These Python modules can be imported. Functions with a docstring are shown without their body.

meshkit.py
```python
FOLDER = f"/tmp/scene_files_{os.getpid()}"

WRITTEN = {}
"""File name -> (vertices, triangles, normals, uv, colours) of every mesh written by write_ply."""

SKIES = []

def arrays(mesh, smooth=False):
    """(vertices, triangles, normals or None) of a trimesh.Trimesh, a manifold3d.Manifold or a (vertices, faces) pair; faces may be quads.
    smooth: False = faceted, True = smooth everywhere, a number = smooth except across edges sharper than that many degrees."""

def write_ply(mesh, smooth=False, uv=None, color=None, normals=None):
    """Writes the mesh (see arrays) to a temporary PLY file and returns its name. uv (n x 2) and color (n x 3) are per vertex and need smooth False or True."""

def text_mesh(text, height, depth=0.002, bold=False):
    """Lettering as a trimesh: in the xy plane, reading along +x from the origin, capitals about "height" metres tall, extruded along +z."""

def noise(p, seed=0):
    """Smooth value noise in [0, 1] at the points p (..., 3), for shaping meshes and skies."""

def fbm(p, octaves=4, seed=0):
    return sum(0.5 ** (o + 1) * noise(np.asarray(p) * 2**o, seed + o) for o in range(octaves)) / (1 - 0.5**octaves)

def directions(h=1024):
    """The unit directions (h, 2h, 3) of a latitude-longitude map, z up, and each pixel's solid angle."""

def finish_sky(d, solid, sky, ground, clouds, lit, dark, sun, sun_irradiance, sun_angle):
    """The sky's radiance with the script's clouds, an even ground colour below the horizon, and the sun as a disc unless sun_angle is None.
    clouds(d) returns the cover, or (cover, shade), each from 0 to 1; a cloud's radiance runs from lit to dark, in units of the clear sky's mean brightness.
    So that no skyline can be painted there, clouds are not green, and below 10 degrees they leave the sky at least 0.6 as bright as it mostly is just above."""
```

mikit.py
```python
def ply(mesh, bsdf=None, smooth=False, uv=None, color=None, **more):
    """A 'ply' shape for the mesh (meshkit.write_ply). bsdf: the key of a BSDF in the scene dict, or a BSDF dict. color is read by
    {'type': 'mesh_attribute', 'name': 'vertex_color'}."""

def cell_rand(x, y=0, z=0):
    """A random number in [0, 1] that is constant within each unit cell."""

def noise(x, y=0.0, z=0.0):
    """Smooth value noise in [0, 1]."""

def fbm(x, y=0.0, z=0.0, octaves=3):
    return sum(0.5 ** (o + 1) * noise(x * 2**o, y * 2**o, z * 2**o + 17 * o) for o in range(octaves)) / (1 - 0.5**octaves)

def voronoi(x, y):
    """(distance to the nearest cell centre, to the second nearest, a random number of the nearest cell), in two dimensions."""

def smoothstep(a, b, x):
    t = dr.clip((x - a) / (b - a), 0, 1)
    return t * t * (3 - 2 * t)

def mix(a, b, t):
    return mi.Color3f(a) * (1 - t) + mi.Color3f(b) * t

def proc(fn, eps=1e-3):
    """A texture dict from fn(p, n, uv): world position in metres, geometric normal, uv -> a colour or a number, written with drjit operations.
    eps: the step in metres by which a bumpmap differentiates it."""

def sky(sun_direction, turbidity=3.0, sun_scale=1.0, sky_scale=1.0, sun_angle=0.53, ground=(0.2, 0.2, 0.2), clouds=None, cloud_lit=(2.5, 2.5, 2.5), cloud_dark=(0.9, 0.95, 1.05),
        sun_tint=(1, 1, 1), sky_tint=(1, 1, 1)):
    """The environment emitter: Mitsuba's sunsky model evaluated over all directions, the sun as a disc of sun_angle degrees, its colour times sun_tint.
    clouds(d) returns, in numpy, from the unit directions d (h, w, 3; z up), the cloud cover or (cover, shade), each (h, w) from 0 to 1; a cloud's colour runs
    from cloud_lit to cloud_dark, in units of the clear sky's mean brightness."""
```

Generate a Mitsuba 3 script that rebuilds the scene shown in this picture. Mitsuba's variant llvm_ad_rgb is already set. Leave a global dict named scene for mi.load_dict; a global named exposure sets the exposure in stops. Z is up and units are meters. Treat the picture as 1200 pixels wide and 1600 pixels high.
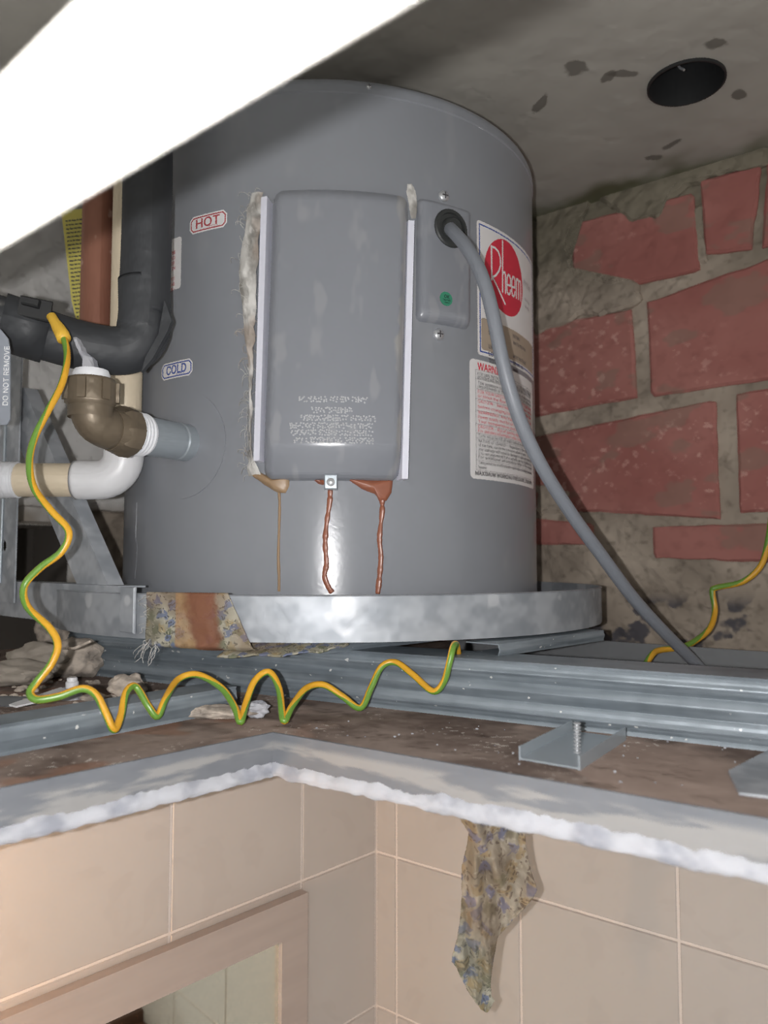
import math, random
import numpy as np, trimesh, drjit as dr, mitsuba as mi, mikit, meshkit
from shapely.geometry import Polygon, LineString, Point, box as sbox
from shapely.ops import unary_union
from mikit import proc, fbm, noise, voronoi, smoothstep, mix

scene, labels = {}, {}
# ------------------------------------------------------------------ camera, lights, exposure
exposure = 0.0
F = 1200.0
PITCH = math.atan(80 / F)
CP, SP = math.cos(PITCH), math.sin(PITCH)
T = mi.ScalarTransform4f
scene['camera'] = {'type': 'thinlens', 'fov': math.degrees(2 * math.atan(600 / F)), 'fov_axis': 'x',
                   'aperture_radius': 0.0020, 'focus_distance': 0.60, 'near_clip': 0.01, 'far_clip': 50.0,
                   'to_world': T().look_at([0, 0, 0], [0, CP, SP], [0, -SP, CP])}
# the phone's flash, 26 mm to the left of its lens
FLASH = 37500.0
scene['flash'] = {'type': 'disk', 'to_world': T().translate([-0.026, -0.002, 0]).rotate([1, 0, 0], -90).scale([0.003, 0.003, 1]),
                  'bsdf': {'type': 'diffuse', 'reflectance': {'type': 'rgb', 'value': [0.1, 0.1, 0.1]}},
                  'emitter': {'type': 'area', 'radiance': {'type': 'rgb', 'value': [FLASH * 1.0, FLASH * 0.985, FLASH * 0.98]}}}
labels['flash'] = {'label': 'small white camera flash beside the lens', 'category': 'flash'}
# dim even light of the room below
scene['room_light'] = {'type': 'constant', 'radiance': {'type': 'rgb', 'value': [0.74, 0.73, 0.70]}}


# ------------------------------------------------------------------ helpers
def ray(u, v):
    a, b = (u - 600) / F, (800 - v) / F
    return np.array([a, CP - b * SP, SP + b * CP])


def at(u, v, Y):
    d = ray(u, v)
    return d * (Y / d[1])


def at_z(u, v, z):
    d = ray(u, v)
    return d * (z / d[2])


def on_line(u, p, d):
    """(s along d from p) where the vertical plane through p,d is met by image column u (ignoring pitch)."""
    k = (u - 600) / F
    # X = k*Y ; X=p0+s d0, Y=p1+s d1
    return (k * p[1] - p[0]) / (d[0] - k * d[1])


def on_plane(u, v, p0, n):
    d = ray(u, v)
    return d * (np.dot(p0, n) / np.dot(d, n))


COUNT = {}


def key_for(name, parent=None):
    base = f'{parent}__{name}' if parent else name
    k = COUNT.get(base, -1) + 1
    COUNT[base] = k
    return base if k == 0 else f'{base}_{k:03d}'


def obj(name, mesh, mat, parent=None, label=None, cat=None, group=None, kind=None, smooth=False, uv=None, color=None, **more):
    key = key_for(name, parent)
    scene[key] = mikit.ply(mesh, mat, smooth=smooth, uv=uv, color=color, **more)
    tag(key, label, cat, group, kind)
    return key


def tag(key, label=None, cat=None, group=None, kind=None):
    d = {}
    if label: d['label'] = label
    if cat: d['category'] = cat
    if group: d['group'] = group
    if kind: d['kind'] = kind
    if d: labels[key] = d


def thing(name, label, cat, group=None):
    key = key_for(name)
    tag(key, label, cat, group)
    return key


def cat(*ms):
    out = []
    for m in ms:
        out.extend(m if isinstance(m, (list, tuple)) else [m])
    return trimesh.util.concatenate(out)


def unit(v):
    v = np.asarray(v, float)
    return v / np.linalg.norm(v)


def spline(pts, n=8):
    p = np.asarray(pts, float)
    q = np.vstack([2 * p[0] - p[1], p, 2 * p[-1] - p[-2]])
    out = []
    for i in range(1, len(q) - 2):
        p0, p1, p2, p3 = q[i - 1], q[i], q[i + 1], q[i + 2]
        for t in np.linspace(0, 1, n, endpoint=False):
            out.append(0.5 * ((2 * p1) + (-p0 + p2) * t + (2 * p0 - 5 * p1 + 4 * p2 - p3) * t * t + (-p0 + 3 * p1 - 3 * p2 + p3) * t ** 3))
    out.append(p[-1])
    return np.array(out)


def tube(path, r, n=14, cap=True, twist=0.0, rfun=None, follow=None):
    """(mesh, uv): a round tube along the path; r a number or one per point; uv = (turn, length)."""
    p = np.asarray(path, float)
    m = len(p)
    r = np.broadcast_to(np.asarray(r, float), (m,))
    tan = np.gradient(p, axis=0)
    tan /= np.linalg.norm(tan, axis=1, keepdims=True) + 1e-12
    a = np.cross(tan[0], [0.31, 0.17, 0.94])
    if np.linalg.norm(a) < 0.2: a = np.cross(tan[0], [1, 0, 0])
    a = unit(a)
    s = np.concatenate([[0], np.cumsum(np.linalg.norm(np.diff(p, axis=0), axis=1))])
    V, U = [], []
    ang = np.linspace(0, 2 * np.pi, n + 1)
    ph = np.zeros(m)
    if follow is not None:                     # a wire coiled on a former keeps the same stripe outward; follow = (amplitude, period) of its twist
        a0, cs = a, []
        for i in range(m):
            a0 = unit(a0 - tan[i] * np.dot(a0, tan[i])); b0 = np.cross(tan[i], a0)
            cs.append(math.atan2(np.dot(-p[i], b0), np.dot(-p[i], a0)))
        cs = np.unwrap(cs) / (2 * np.pi)
        k = np.ones(15) / 15
        cs = np.convolve(np.pad(cs, 7, mode='edge'), k, mode='valid')
        ph = -cs + follow[0] * np.sin(s / follow[1] * 2 * np.pi + follow[2])
    for i in range(m):
        a = unit(a - tan[i] * np.dot(a, tan[i]))
        b = np.cross(tan[i], a)
        rr = r[i] if rfun is None else r[i] * rfun(s[i], ang)
        rr = np.broadcast_to(rr, ang.shape)
        V.append(p[i] + (np.cos(ang) * rr)[:, None] * a + (np.sin(ang) * rr)[:, None] * b)
        U.append(np.stack([ang / (2 * np.pi) + twist * s[i] + ph[i], np.full(n + 1, s[i])], 1))
    V, U = np.vstack(V), np.vstack(U)
    f = []
    for i in range(m - 1):
        k = i * (n + 1) + np.arange(n)
        f.append(np.stack([k, k + 1, k + n + 2], 1))
        f.append(np.stack([k, k + n + 2, k + n + 1], 1))
    f = np.vstack(f)
    if cap:
        c0, c1 = len(V), len(V) + 1
        V = np.vstack([V, p[0], p[-1]])
        U = np.vstack([U, [0, 0], [0, s[-1]]])
        k = np.arange(n)
        f = np.vstack([f, np.stack([k + 1, k, np.full(n, c0)], 1), np.stack([(m - 1) * (n + 1) + k, (m - 1) * (n + 1) + k + 1, np.full(n, c1)], 1)])
    return trimesh.Trimesh(V, f, process=False), U


def extrude(poly, depth):
    geoms = getattr(poly, 'geoms', [poly])
    return cat([trimesh.creation.extrude_polygon(g, depth, engine='earcut') for g in geoms if g.area > 1e-12])


def place(mesh, p0, x, y, z):
    """maps mesh coordinates (a,b,c) to p0 + a x + b y + c z."""
    m = mesh.copy()
    M = np.eye(4)
    M[:3, 0], M[:3, 1], M[:3, 2], M[:3, 3] = x, y, z, p0
    m.apply_transform(M)
    return m


def bevel_prism(pts, depth, bev, base=0.0):
    """star-shaped polygon pts (n,2) raised to depth with a chamfer."""
    p = np.asarray(pts, float)
    if Polygon(p).exterior.is_ccw is False: p = p[::-1]
    n = len(p)
    c = p.mean(0)
    rad = np.linalg.norm(p - c, axis=1, keepdims=True)
    q = c + (p - c) * np.maximum(0.2, 1 - bev / rad * 1.3)
    V = np.vstack([np.c_[p, np.full(n, base)], np.c_[p, np.full(n, depth - bev)], np.c_[q, np.full(n, depth)], [[c[0], c[1], depth]]])
    i = np.arange(n); j = (i + 1) % n
    f = [np.stack([i + a, j + a, j + b], 1) for a, b in ((0, n), (n, 2 * n))] + [np.stack([i + a, j + b, i + b], 1) for a, b in ((0, n), (n, 2 * n))]
    f.append(np.stack([i + 2 * n, j + 2 * n, np.full(n, 3 * n)], 1))
    return trimesh.Trimesh(V, np.vstack(f), process=False)


def rough_outline(corners, step, amp, seed):
    """polygon outline resampled and roughened."""
    ls = LineString(list(corners) + [corners[0]])
    n = max(8, int(ls.length / step))
    p = np.array([ls.interpolate(t, normalized=True).coords[0] for t in np.arange(n) / n])
    d = np.stack([meshkit.fbm(np.c_[p / (step * 3), np.full(n, seed * 3.1)], 3, seed), meshkit.fbm(np.c_[p / (step * 3), np.full(n, seed * 5.7 + 9)], 3, seed + 5)], 1) - 0.5
    return p + d * 2 * amp


def bar(a, b, w, h, up=(0, 0, 1), ch=0.0):
    """a box from a to b, w wide, h high (centred)."""
    a, b = np.asarray(a, float), np.asarray(b, float)
    y = unit(b - a)
    x = unit(np.cross(y, up))
    z = np.cross(x, y)
    c = ch
    prof = Polygon([(-w / 2 + c, -h / 2), (w / 2 - c, -h / 2), (w / 2, -h / 2 + c), (w / 2, h / 2 - c), (w / 2 - c, h / 2), (-w / 2 + c, h / 2), (-w / 2, h / 2 - c), (-w / 2, -h / 2 + c)]) if c else sbox(-w / 2, -h / 2, w / 2, h / 2)
    return place(extrude(prof, np.linalg.norm(b - a)), a, -x, z, y) if np.linalg.det(np.stack([-x, z, y])) > 0 else place(extrude(prof, np.linalg.norm(b - a)), a, x, z, y)


def lathe(profile, n=40):
    return trimesh.creation.revolve(np.asarray(profile, float), sections=n)


def frame_to(p, axis):
    z = unit(axis)
    x = unit(np.cross([0, 0, 1.0] if abs(z[2]) < 0.9 else [1.0, 0, 0], z))
    return x, np.cross(z, x), z


def lump(c, r, seed, squash=(1, 1, 1), amp=0.5, sub=3):
    m = trimesh.creation.icosphere(subdivisions=sub, radius=1.0)
    v = m.vertices
    k = 1 + amp * (meshkit.fbm(v * 1.6 + seed * 7.3, 4, seed) - 0.5) * 2
    m.vertices = v * k[:, None] * np.asarray(squash) * r + c
    return m


def rgb(*c):
    return {'type': 'rgb', 'value': list(c)}


def srgb(r, g, b):
    return [((x / 255 + 0.055) / 1.055) ** 2.4 if x > 10 else x / 255 / 12.92 for x in (r, g, b)]


def plain(name, col, rough=0.6, metallic=0.0, spec=0.5, **kw):
    scene[name] = {'type': 'twosided', 'bsdf': {'type': 'principled', 'base_color': col if isinstance(col, dict) else rgb(*col), 'roughness': rough, 'metallic': metallic, 'specular': spec, **kw}}
    return name


def bumped(name, col, bump, scale, rough=0.7, metallic=0.0, spec=0.4, eps=5e-4, **kw):
    scene[name] = {'type': 'twosided', 'bsdf': {'type': 'bumpmap', 'arbitrary': proc(bump, eps), 'scale': scale,
                   'bsdf': {'type': 'principled', 'base_color': col if isinstance(col, dict) else rgb(*col), 'roughness': rough, 'metallic': metallic, 'specular': spec, **kw}}}
    return name


# ------------------------------------------------------------------ materials
def f_ceiling(p, n, uv):
    b = fbm(p.x * 7, p.y * 7, 3.0, octaves=4)
    g = fbm(p.x * 60, p.y * 60, 1.0, octaves=3)
    c = mix(srgb(150, 147, 140), srgb(164, 161, 153), smoothstep(0.3, 0.7, b) * 0.8 + 0.35 * (g - 0.5))
    for (x, y, rx, ry, a) in STAINS:
        wob = (fbm(p.x * 70 + 5 * x, p.y * 70, 7.0) - 0.5) * 1.3
        ca, sa = math.cos(a), math.sin(a)
        dx, dy = p.x - x, p.y - y
        d = dr.sqrt(dr.square((dx * ca + dy * sa) / rx) + dr.square((-dx * sa + dy * ca) / ry))
        c = mix(c, srgb(84, 80, 74), (1 - smoothstep(0.65, 1.0, d + wob)) * 0.75)
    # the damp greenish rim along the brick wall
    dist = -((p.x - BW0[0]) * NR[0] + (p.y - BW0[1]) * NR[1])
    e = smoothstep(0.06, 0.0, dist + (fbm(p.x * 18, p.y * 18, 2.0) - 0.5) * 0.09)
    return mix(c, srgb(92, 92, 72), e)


def f_cement(p, n, uv):
    b = fbm(p.x * 9, p.y * 9, p.z * 9, octaves=4)
    g = noise(p.x * 140, p.y * 140, p.z * 140)
    c = mix(srgb(204, 202, 199), srgb(224, 222, 219), smoothstep(0.3, 0.7, b))
    c = mix(c, srgb(150, 146, 140), smoothstep(0.72, 0.95, g) * 0.3)
    return mix(c, srgb(150, 142, 132), smoothstep(0.09, 0.06, p.z) * smoothstep(0.35, 0.5, b))


def f_mortar(p, n, uv):
    b = fbm(p.x * 14, p.y * 14, p.z * 14, octaves=4)
    g = fbm(p.x * 120, p.y * 120, p.z * 120, octaves=2)
    c = mix(srgb(140, 129, 117), srgb(172, 160, 146), smoothstep(0.25, 0.75, b))
    c = mix(c, srgb(98, 90, 80), smoothstep(0.55, 0.85, g) * 0.5)
    c = mix(c, srgb(84, 82, 86), smoothstep(0.55, 0.62, fbm(p.x * 30, p.y * 30, p.z * 30, octaves=4)) * smoothstep(-0.03, -0.055, p.z))
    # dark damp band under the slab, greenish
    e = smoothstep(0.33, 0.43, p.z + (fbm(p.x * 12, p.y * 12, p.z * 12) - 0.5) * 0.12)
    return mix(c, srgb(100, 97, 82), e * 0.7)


def f_brick(p, n, uv):
    b = fbm(p.x * 11, p.y * 11, p.z * 11, octaves=3)
    g = fbm(p.x * 90, p.y * 90, p.z * 90, octaves=3)
    c = mix(srgb(148, 94, 88), srgb(160, 108, 101), smoothstep(0.3, 0.7, b))
    c = mix(c, srgb(136, 86, 80), smoothstep(0.5, 0.8, g) * 0.4)
    w = smoothstep(0.58, 0.74, fbm(p.x * 120, p.y * 120, p.z * 120, octaves=4)) * smoothstep(0.45, 0.62, fbm(p.x * 8 + 3, p.y * 8, p.z * 8))
    c = mix(c, srgb(205, 165, 155), w * 0.5)
    s = smoothstep(0.60, 0.66, fbm(p.x * 20 + 7, p.y * 20, p.z * 26, octaves=4)) * 0.5
    return mix(c, srgb(130, 112, 100), s)


def f_tank(p, n, uv):
    b = fbm(p.x * 6, p.y * 6, p.z * 6, octaves=3)
    g = noise(p.x * 300, p.y * 300, p.z * 60)
    c = mix(srgb(122, 125, 131), srgb(130, 133, 138), b)
    d = smoothstep(0.62, 0.8, fbm(p.x * 25, p.y * 25, p.z * 9 + 4, octaves=4))
    return mix(c, srgb(150, 150, 152), d * 0.35 + g * 0.02)


def f_cover(p, n, uv):
    """the plastic cover with a pale old drip running down it."""
    c = mix(srgb(118, 121, 128), srgb(125, 128, 134), fbm(p.x * 8, p.y * 8, p.z * 8))
    x = uv.x + (fbm(p.z * 30, 3.0) - 0.5) * 0.012 + (fbm(p.z * 110, 8.0) - 0.5) * 0.004
    drip = smoothstep(0.005, 0.002, dr.abs(x - 0.0495)) * smoothstep(0.03, 0.10, p.z) * (0.35 + 0.65 * noise(p.z * 90, 1.0))
    c = mix(c, srgb(158, 154, 146), drip * 0.55)
    smear = smoothstep(0.60, 0.75, fbm(uv.x * 70, p.z * 28, 5.0, octaves=3))
    return mix(c, srgb(150, 150, 152), smear * 0.30)


def f_galv(p, n, uv):
    a = fbm(p.x * 55, p.y * 55, p.z * 55, octaves=3)
    b = noise(p.x * 160, p.y * 160, p.z * 160)
    c = mix(srgb(132, 137, 143), srgb(164, 168, 173), smoothstep(0.35, 0.65, a) * 0.7 + 0.3 * b)
    return mix(c, srgb(190, 192, 195), smoothstep(0.66, 0.74, fbm(p.x * 35 + 3, p.y * 35, p.z * 35, octaves=3)) * 0.6)


def f_channel(p, n, uv):
    a = fbm(p.x * 12, p.y * 12, p.z * 160, octaves=3)
    b = noise(p.x * 120, p.y * 120, p.z * 120)
    c = mix(srgb(100, 109, 116), srgb(138, 147, 154), smoothstep(0.3, 0.7, a) * 0.75 + 0.25 * b)
    w = smoothstep(0.80, 0.84, fbm(p.x * 210, p.y * 210, p.z * 210, octaves=2))
    return mix(c, srgb(222, 222, 220), w * 0.8)


def f_board(p, n, uv):
    a = fbm(p.x * 22, p.y * 22, 1.0, octaves=4)
    g = fbm(p.x * 140, p.y * 140, 3.0, octaves=2)
    c = mix(srgb(92, 80, 74), srgb(128, 115, 107), smoothstep(0.3, 0.7, a) * 0.8 + 0.4 * (g - 0.5))
    c = mix(c, srgb(150, 132, 122), smoothstep(0.55, 0.65, fbm(p.x * 16 + 2, p.y * 16, 5.0, octaves=3)) * 0.5)
    w = smoothstep(0.80, 0.88, noise(p.x * 330, p.y * 330, 9.0)) * smoothstep(0.4, 0.7, noise(p.x * 25, p.y * 25, 4.0))
    c = mix(c, srgb(190, 184, 178), w * 0.5)
    r = smoothstep(0.60, 0.70, fbm(p.x * 19 + 31, p.y * 19, 2.0, octaves=3)) * smoothstep(0.0, -0.1, p.x)
    return mix(c, srgb(122, 88, 70), r * 0.5)


def f_trim(p, n, uv):
    a = fbm(p.x * 30, p.y * 30, p.z * 90, octaves=4)
    b = fbm(p.x * 24 + 4, p.y * 24, p.z * 110, octaves=4)
    c = mix(srgb(92, 95, 101), srgb(110, 112, 116), a)
    side = smoothstep(-0.10, -0.02, p.x)
    w = smoothstep(0.44, 0.58, b + 0.14 * side - 0.10) * smoothstep(-0.113, -0.118, p.z)
    return mix(c, srgb(138, 136, 134), w * 0.8)


def f_plaster(p, n, uv):
    a = fbm(p.x * 60, p.y * 60, p.z * 60, octaves=4)
    return mix(srgb(136, 138, 146), srgb(168, 169, 174), smoothstep(0.3, 0.6, a))


def f_tile(p, n, uv):
    a = fbm(p.x * 10, p.y * 10, p.z * 10, octaves=3)
    v = smoothstep(0.60, 0.68, fbm(p.x * 35, p.y * 35, p.z * 35 + fbm(p.x * 12, p.y * 12, p.z * 12) * 4, octaves=4))
    c = mix(srgb(168, 158, 150), srgb(174, 164, 156), a)
    return mix(c, srgb(158, 146, 138), v * 0.16)


def f_rag(p, n, uv):
    """a cheap printed rag: pale ground, blue, green and ochre sprigs, dark ticks, dirt and rust (colour follows the cloth's uv in metres)."""
    wx, wy = fbm(uv.x * 120, uv.y * 120, 1.0) - 0.5, fbm(uv.x * 120 + 9, uv.y * 120, 2.0) - 0.5
    x, y = uv.x + 0.007 * wx, uv.y + 0.007 * wy
    c = mix(srgb(164, 160, 146), srgb(136, 132, 116), smoothstep(0.35, 0.65, fbm(x * 70, y * 70, 3.0)))
    d1, d2, w = voronoi(x * 95, y * 95)
    edge = d1 + 0.5 * (fbm(x * 420, y * 420, 1.0) - 0.5)
    hue = dr.select(w < 0.5, mi.Color3f(*srgb(86, 102, 138)), dr.select(w < 0.68, mi.Color3f(*srgb(96, 102, 80)), mi.Color3f(*srgb(150, 134, 100))))
    c = mix(c, hue, smoothstep(0.46, 0.30, edge) * 0.72)
    e1, e2, w2 = voronoi(x * 330 + 20 + 2 * wx, y * 230)
    c = mix(c, srgb(70, 70, 66), smoothstep(0.34, 0.20, e1) * dr.select(w2 < 0.55, mi.Float(0.7), mi.Float(0.0)))
    g1, g2, w3 = voronoi(x * 260 + 7, y * 340 + 2 * wy)
    c = mix(c, srgb(178, 172, 156), smoothstep(0.30, 0.18, g1) * dr.select(w3 < 0.4, mi.Float(0.6), mi.Float(0.0)))
    dirt = smoothstep(0.42, 0.62, fbm(x * 30 + 4, y * 22, 5.0, octaves=4))
    c = mix(c, srgb(100, 96, 84), dirt * 0.55)
    rust = smoothstep(0.54, 0.68, fbm(x * 17 + 11, y * 11, 8.0, octaves=3))
    return mix(c, srgb(116, 88, 70), rust * 0.4)


def f_wrap(p, n, uv):
    c = f_rag(p, n, uv) * 0.95
    wob = (fbm(uv.x * 90, uv.y * 70, 2.0, octaves=4) - 0.5)
    x = uv.x + wob * 0.014
    k2 = smoothstep(0.0265, 0.0285, uv.x + wob * 0.002) * smoothstep(0.060, 0.050, x)
    c = mix(c, mi.Color3f(*srgb(146, 116, 84)) * (0.75 + 0.5 * fbm(uv.x * 260, uv.y * 260, 4.0)), k2 * 0.7)
    k = smoothstep(0.034, 0.044, x - 0.10 * uv.y + 0.002) * smoothstep(0.066, 0.058, x - 0.05 * uv.y)
    return mix(c, srgb(114, 76, 60), k * 0.9)


def f_wool(p, n, uv):
    a = fbm(p.x * 110, p.y * 110, p.z * 60, octaves=4)
    c = mix(srgb(140, 137, 132), srgb(196, 194, 190), smoothstep(0.25, 0.65, a))
    return mix(c, srgb(160, 146, 134), smoothstep(0.56, 0.70, fbm(p.x * 30, p.y * 30, p.z * 22, octaves=3)) * 0.6)


def f_wire(p, n, uv):
    t = uv.x - dr.floor(uv.x)
    c = mix(srgb(206, 156, 48), srgb(198, 146, 40), noise(uv.y * 90))
    g = smoothstep(0.01, 0.03, t) * smoothstep(0.34, 0.32, t)
    return mix(c, srgb(98, 136, 54), g)


def f_copper(p, n, uv):
    a = fbm(p.x * 30, p.y * 30, p.z * 14, octaves=4)
    c = mix(srgb(132, 88, 72), srgb(158, 110, 92), a)
    return mix(c, srgb(210, 180, 165), smoothstep(0.68, 0.76, fbm(p.x * 70, p.y * 70, p.z * 60, octaves=3)) * 0.6)


def f_foam(p, n, uv):
    a = fbm(p.x * 40, p.y * 40, p.z * 12, octaves=4)
    c = mix(srgb(42, 44, 47), srgb(62, 64, 67), a)
    return mix(c, srgb(120, 118, 112), smoothstep(0.68, 0.8, fbm(p.x * 60, p.y * 60, p.z * 60, octaves=3)) * smoothstep(-0.24, -0.27, p.x) * 0.9)


def f_brass(p, n, uv):
    a = fbm(p.x * 60, p.y * 60, p.z * 60, octaves=3)
    return mix(srgb(98, 88, 74), srgb(120, 108, 92), a)


def f_stone(p, n, uv):
    a = fbm(p.x * 90, p.y * 90, p.z * 90, octaves=4)
    return mix(srgb(132, 124, 116), srgb(190, 178, 165), smoothstep(0.3, 0.65, a))


def f_frame(p, n, uv):
    a = fbm(p.x * 20, p.y * 20, p.z * 130, octaves=3)
    return mix(srgb(150, 136, 128), srgb(162, 148, 139), a)


def b_fine(p, n, uv):
    return fbm(p.x * 90, p.y * 90, p.z * 90, octaves=3)


def b_peel(p, n, uv):
    return fbm(p.x * 420, p.y * 420, p.z * 420, octaves=2)


def b_rough(p, n, uv):
    return fbm(p.x * 45, p.y * 45, p.z * 45, octaves=4)


DR = np.array([0.787, -0.617, 0]); NR = np.array([0.617, 0.787, 0])      # right-hand walls: along, and away from the room
DL = np.array([-0.681, -0.733, 0]); NL = np.array([-0.733, 0.681, 0])    # left-hand walls
UP = np.array([0, 0, 1.0])
BW0 = np.array([0.208, 1.02, 0])                                          # a point of the brick wall
LW0 = np.array([-0.394, 1.05, 0])                                         # a point of the cement wall
ZC = 0.4675                                                               # underside of the slab
ZB = -0.111                                                               # top of the ceiling board
STAINS = []
for (u, v, rx, ry, a) in ((896, 106, .014, .012, 0), (952, 117, .007, .012, .3), (974, 115, .018, .006, 0), (846, 160, .006, .022, .2), (1154, 147, .009, .008, 0), (1020, 246, .010, .007, 0), (1050, 225, .006, .014, .5), (1125, 68, .012, .009, 0)):
    q = at_z(u, v, ZC)
    STAINS.append((float(q[0]), float(q[1]), rx, ry, a))

bumped('mat_ceiling', proc(f_ceiling), b_rough, 0.0025, 0.9, spec=0.2)
bumped('mat_cement', proc(f_cement), b_rough, 0.008, 0.9, spec=0.2)
bumped('mat_mortar', proc(f_mortar), b_rough, 0.014, 0.95, spec=0.1)
bumped('mat_brick', proc(f_brick), b_rough, 0.004, 0.8, spec=0.2)
bumped('mat_tank', proc(f_tank), b_peel, 0.00005, 0.22, spec=0.26)
bumped('mat_cover', proc(f_cover), b_peel, 0.00003, 0.22, spec=0.55)
bumped('mat_galv', proc(f_galv), b_fine, 0.0008, 0.5, metallic=0.3, spec=0.4)
bumped('mat_bracket', proc(f_galv), b_fine, 0.0006, 0.5, metallic=0.05, spec=0.4)
bumped('mat_channel', proc(f_channel), b_fine, 0.0008, 0.5, metallic=0.25, spec=0.5)
bumped('mat_board', proc(f_board), b_rough, 0.006, 0.95, spec=0.1)
bumped('mat_trim', proc(f_trim), b_fine, 0.0008, 0.6, spec=0.3)
bumped('mat_plaster', proc(f_plaster), b_fine, 0.003, 0.9, spec=0.1)
plain('mat_tile', proc(f_tile), 0.22, spec=0.4)
plain('mat_grout', srgb(198, 186, 177), 0.9)
plain('mat_rag', proc(f_rag), 0.95, spec=0.05)
plain('mat_wrap', proc(f_wrap), 0.95, spec=0.05)
bumped('mat_wool', proc(f_wool), b_fine, 0.006, 1.0, spec=0.0)
plain('mat_wire', proc(f_wire), 0.35)
plain('mat_copper', proc(f_copper), 0.45, metallic=0.35)
bumped('mat_foam', proc(f_foam), b_fine, 0.0015, 0.55, spec=0.4)
bumped('mat_brass', proc(f_brass), b_fine, 0.0012, 0.42, metallic=0.35)
bumped('mat_stone', proc(f_stone), b_fine, 0.004, 0.95, spec=0.1)
plain('mat_frame', proc(f_frame), 0.55)
scene['mat_dome'] = {'type': 'twosided', 'bsdf': {'type': 'roughplastic', 'diffuse_reflectance': rgb(.33, .34, .36), 'int_ior': 2.5, 'alpha': 0.07}}
plain('mat_white_paint', srgb(226, 222, 214), 0.6)
plain('mat_white_plastic', srgb(214, 214, 216), 0.35)
plain('mat_cream_plastic', srgb(206, 192, 168), 0.35)
plain('mat_tape', srgb(214, 216, 220), 0.6)
plain('mat_strip', srgb(200, 201, 212), 0.5)
plain('mat_black', srgb(30, 31, 32), 0.6)
plain('mat_gland', srgb(48, 50, 50), 0.5)
plain('mat_cord', srgb(118, 122, 129), 0.45)
plain('mat_steel', srgb(190, 192, 195), 0.28, metallic=0.6)
plain('mat_zinc', srgb(150, 158, 164), 0.3, metallic=0.3)
plain('mat_tag', srgb(150, 156, 166), 0.35, metallic=0.4)
plain('mat_lug', srgb(212, 170, 62), 0.5)
plain('mat_dark', srgb(78, 74, 70), 0.95, spec=0.05)
plain('mat_grey_paint', srgb(112, 114, 116), 0.7, spec=0.2)
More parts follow.
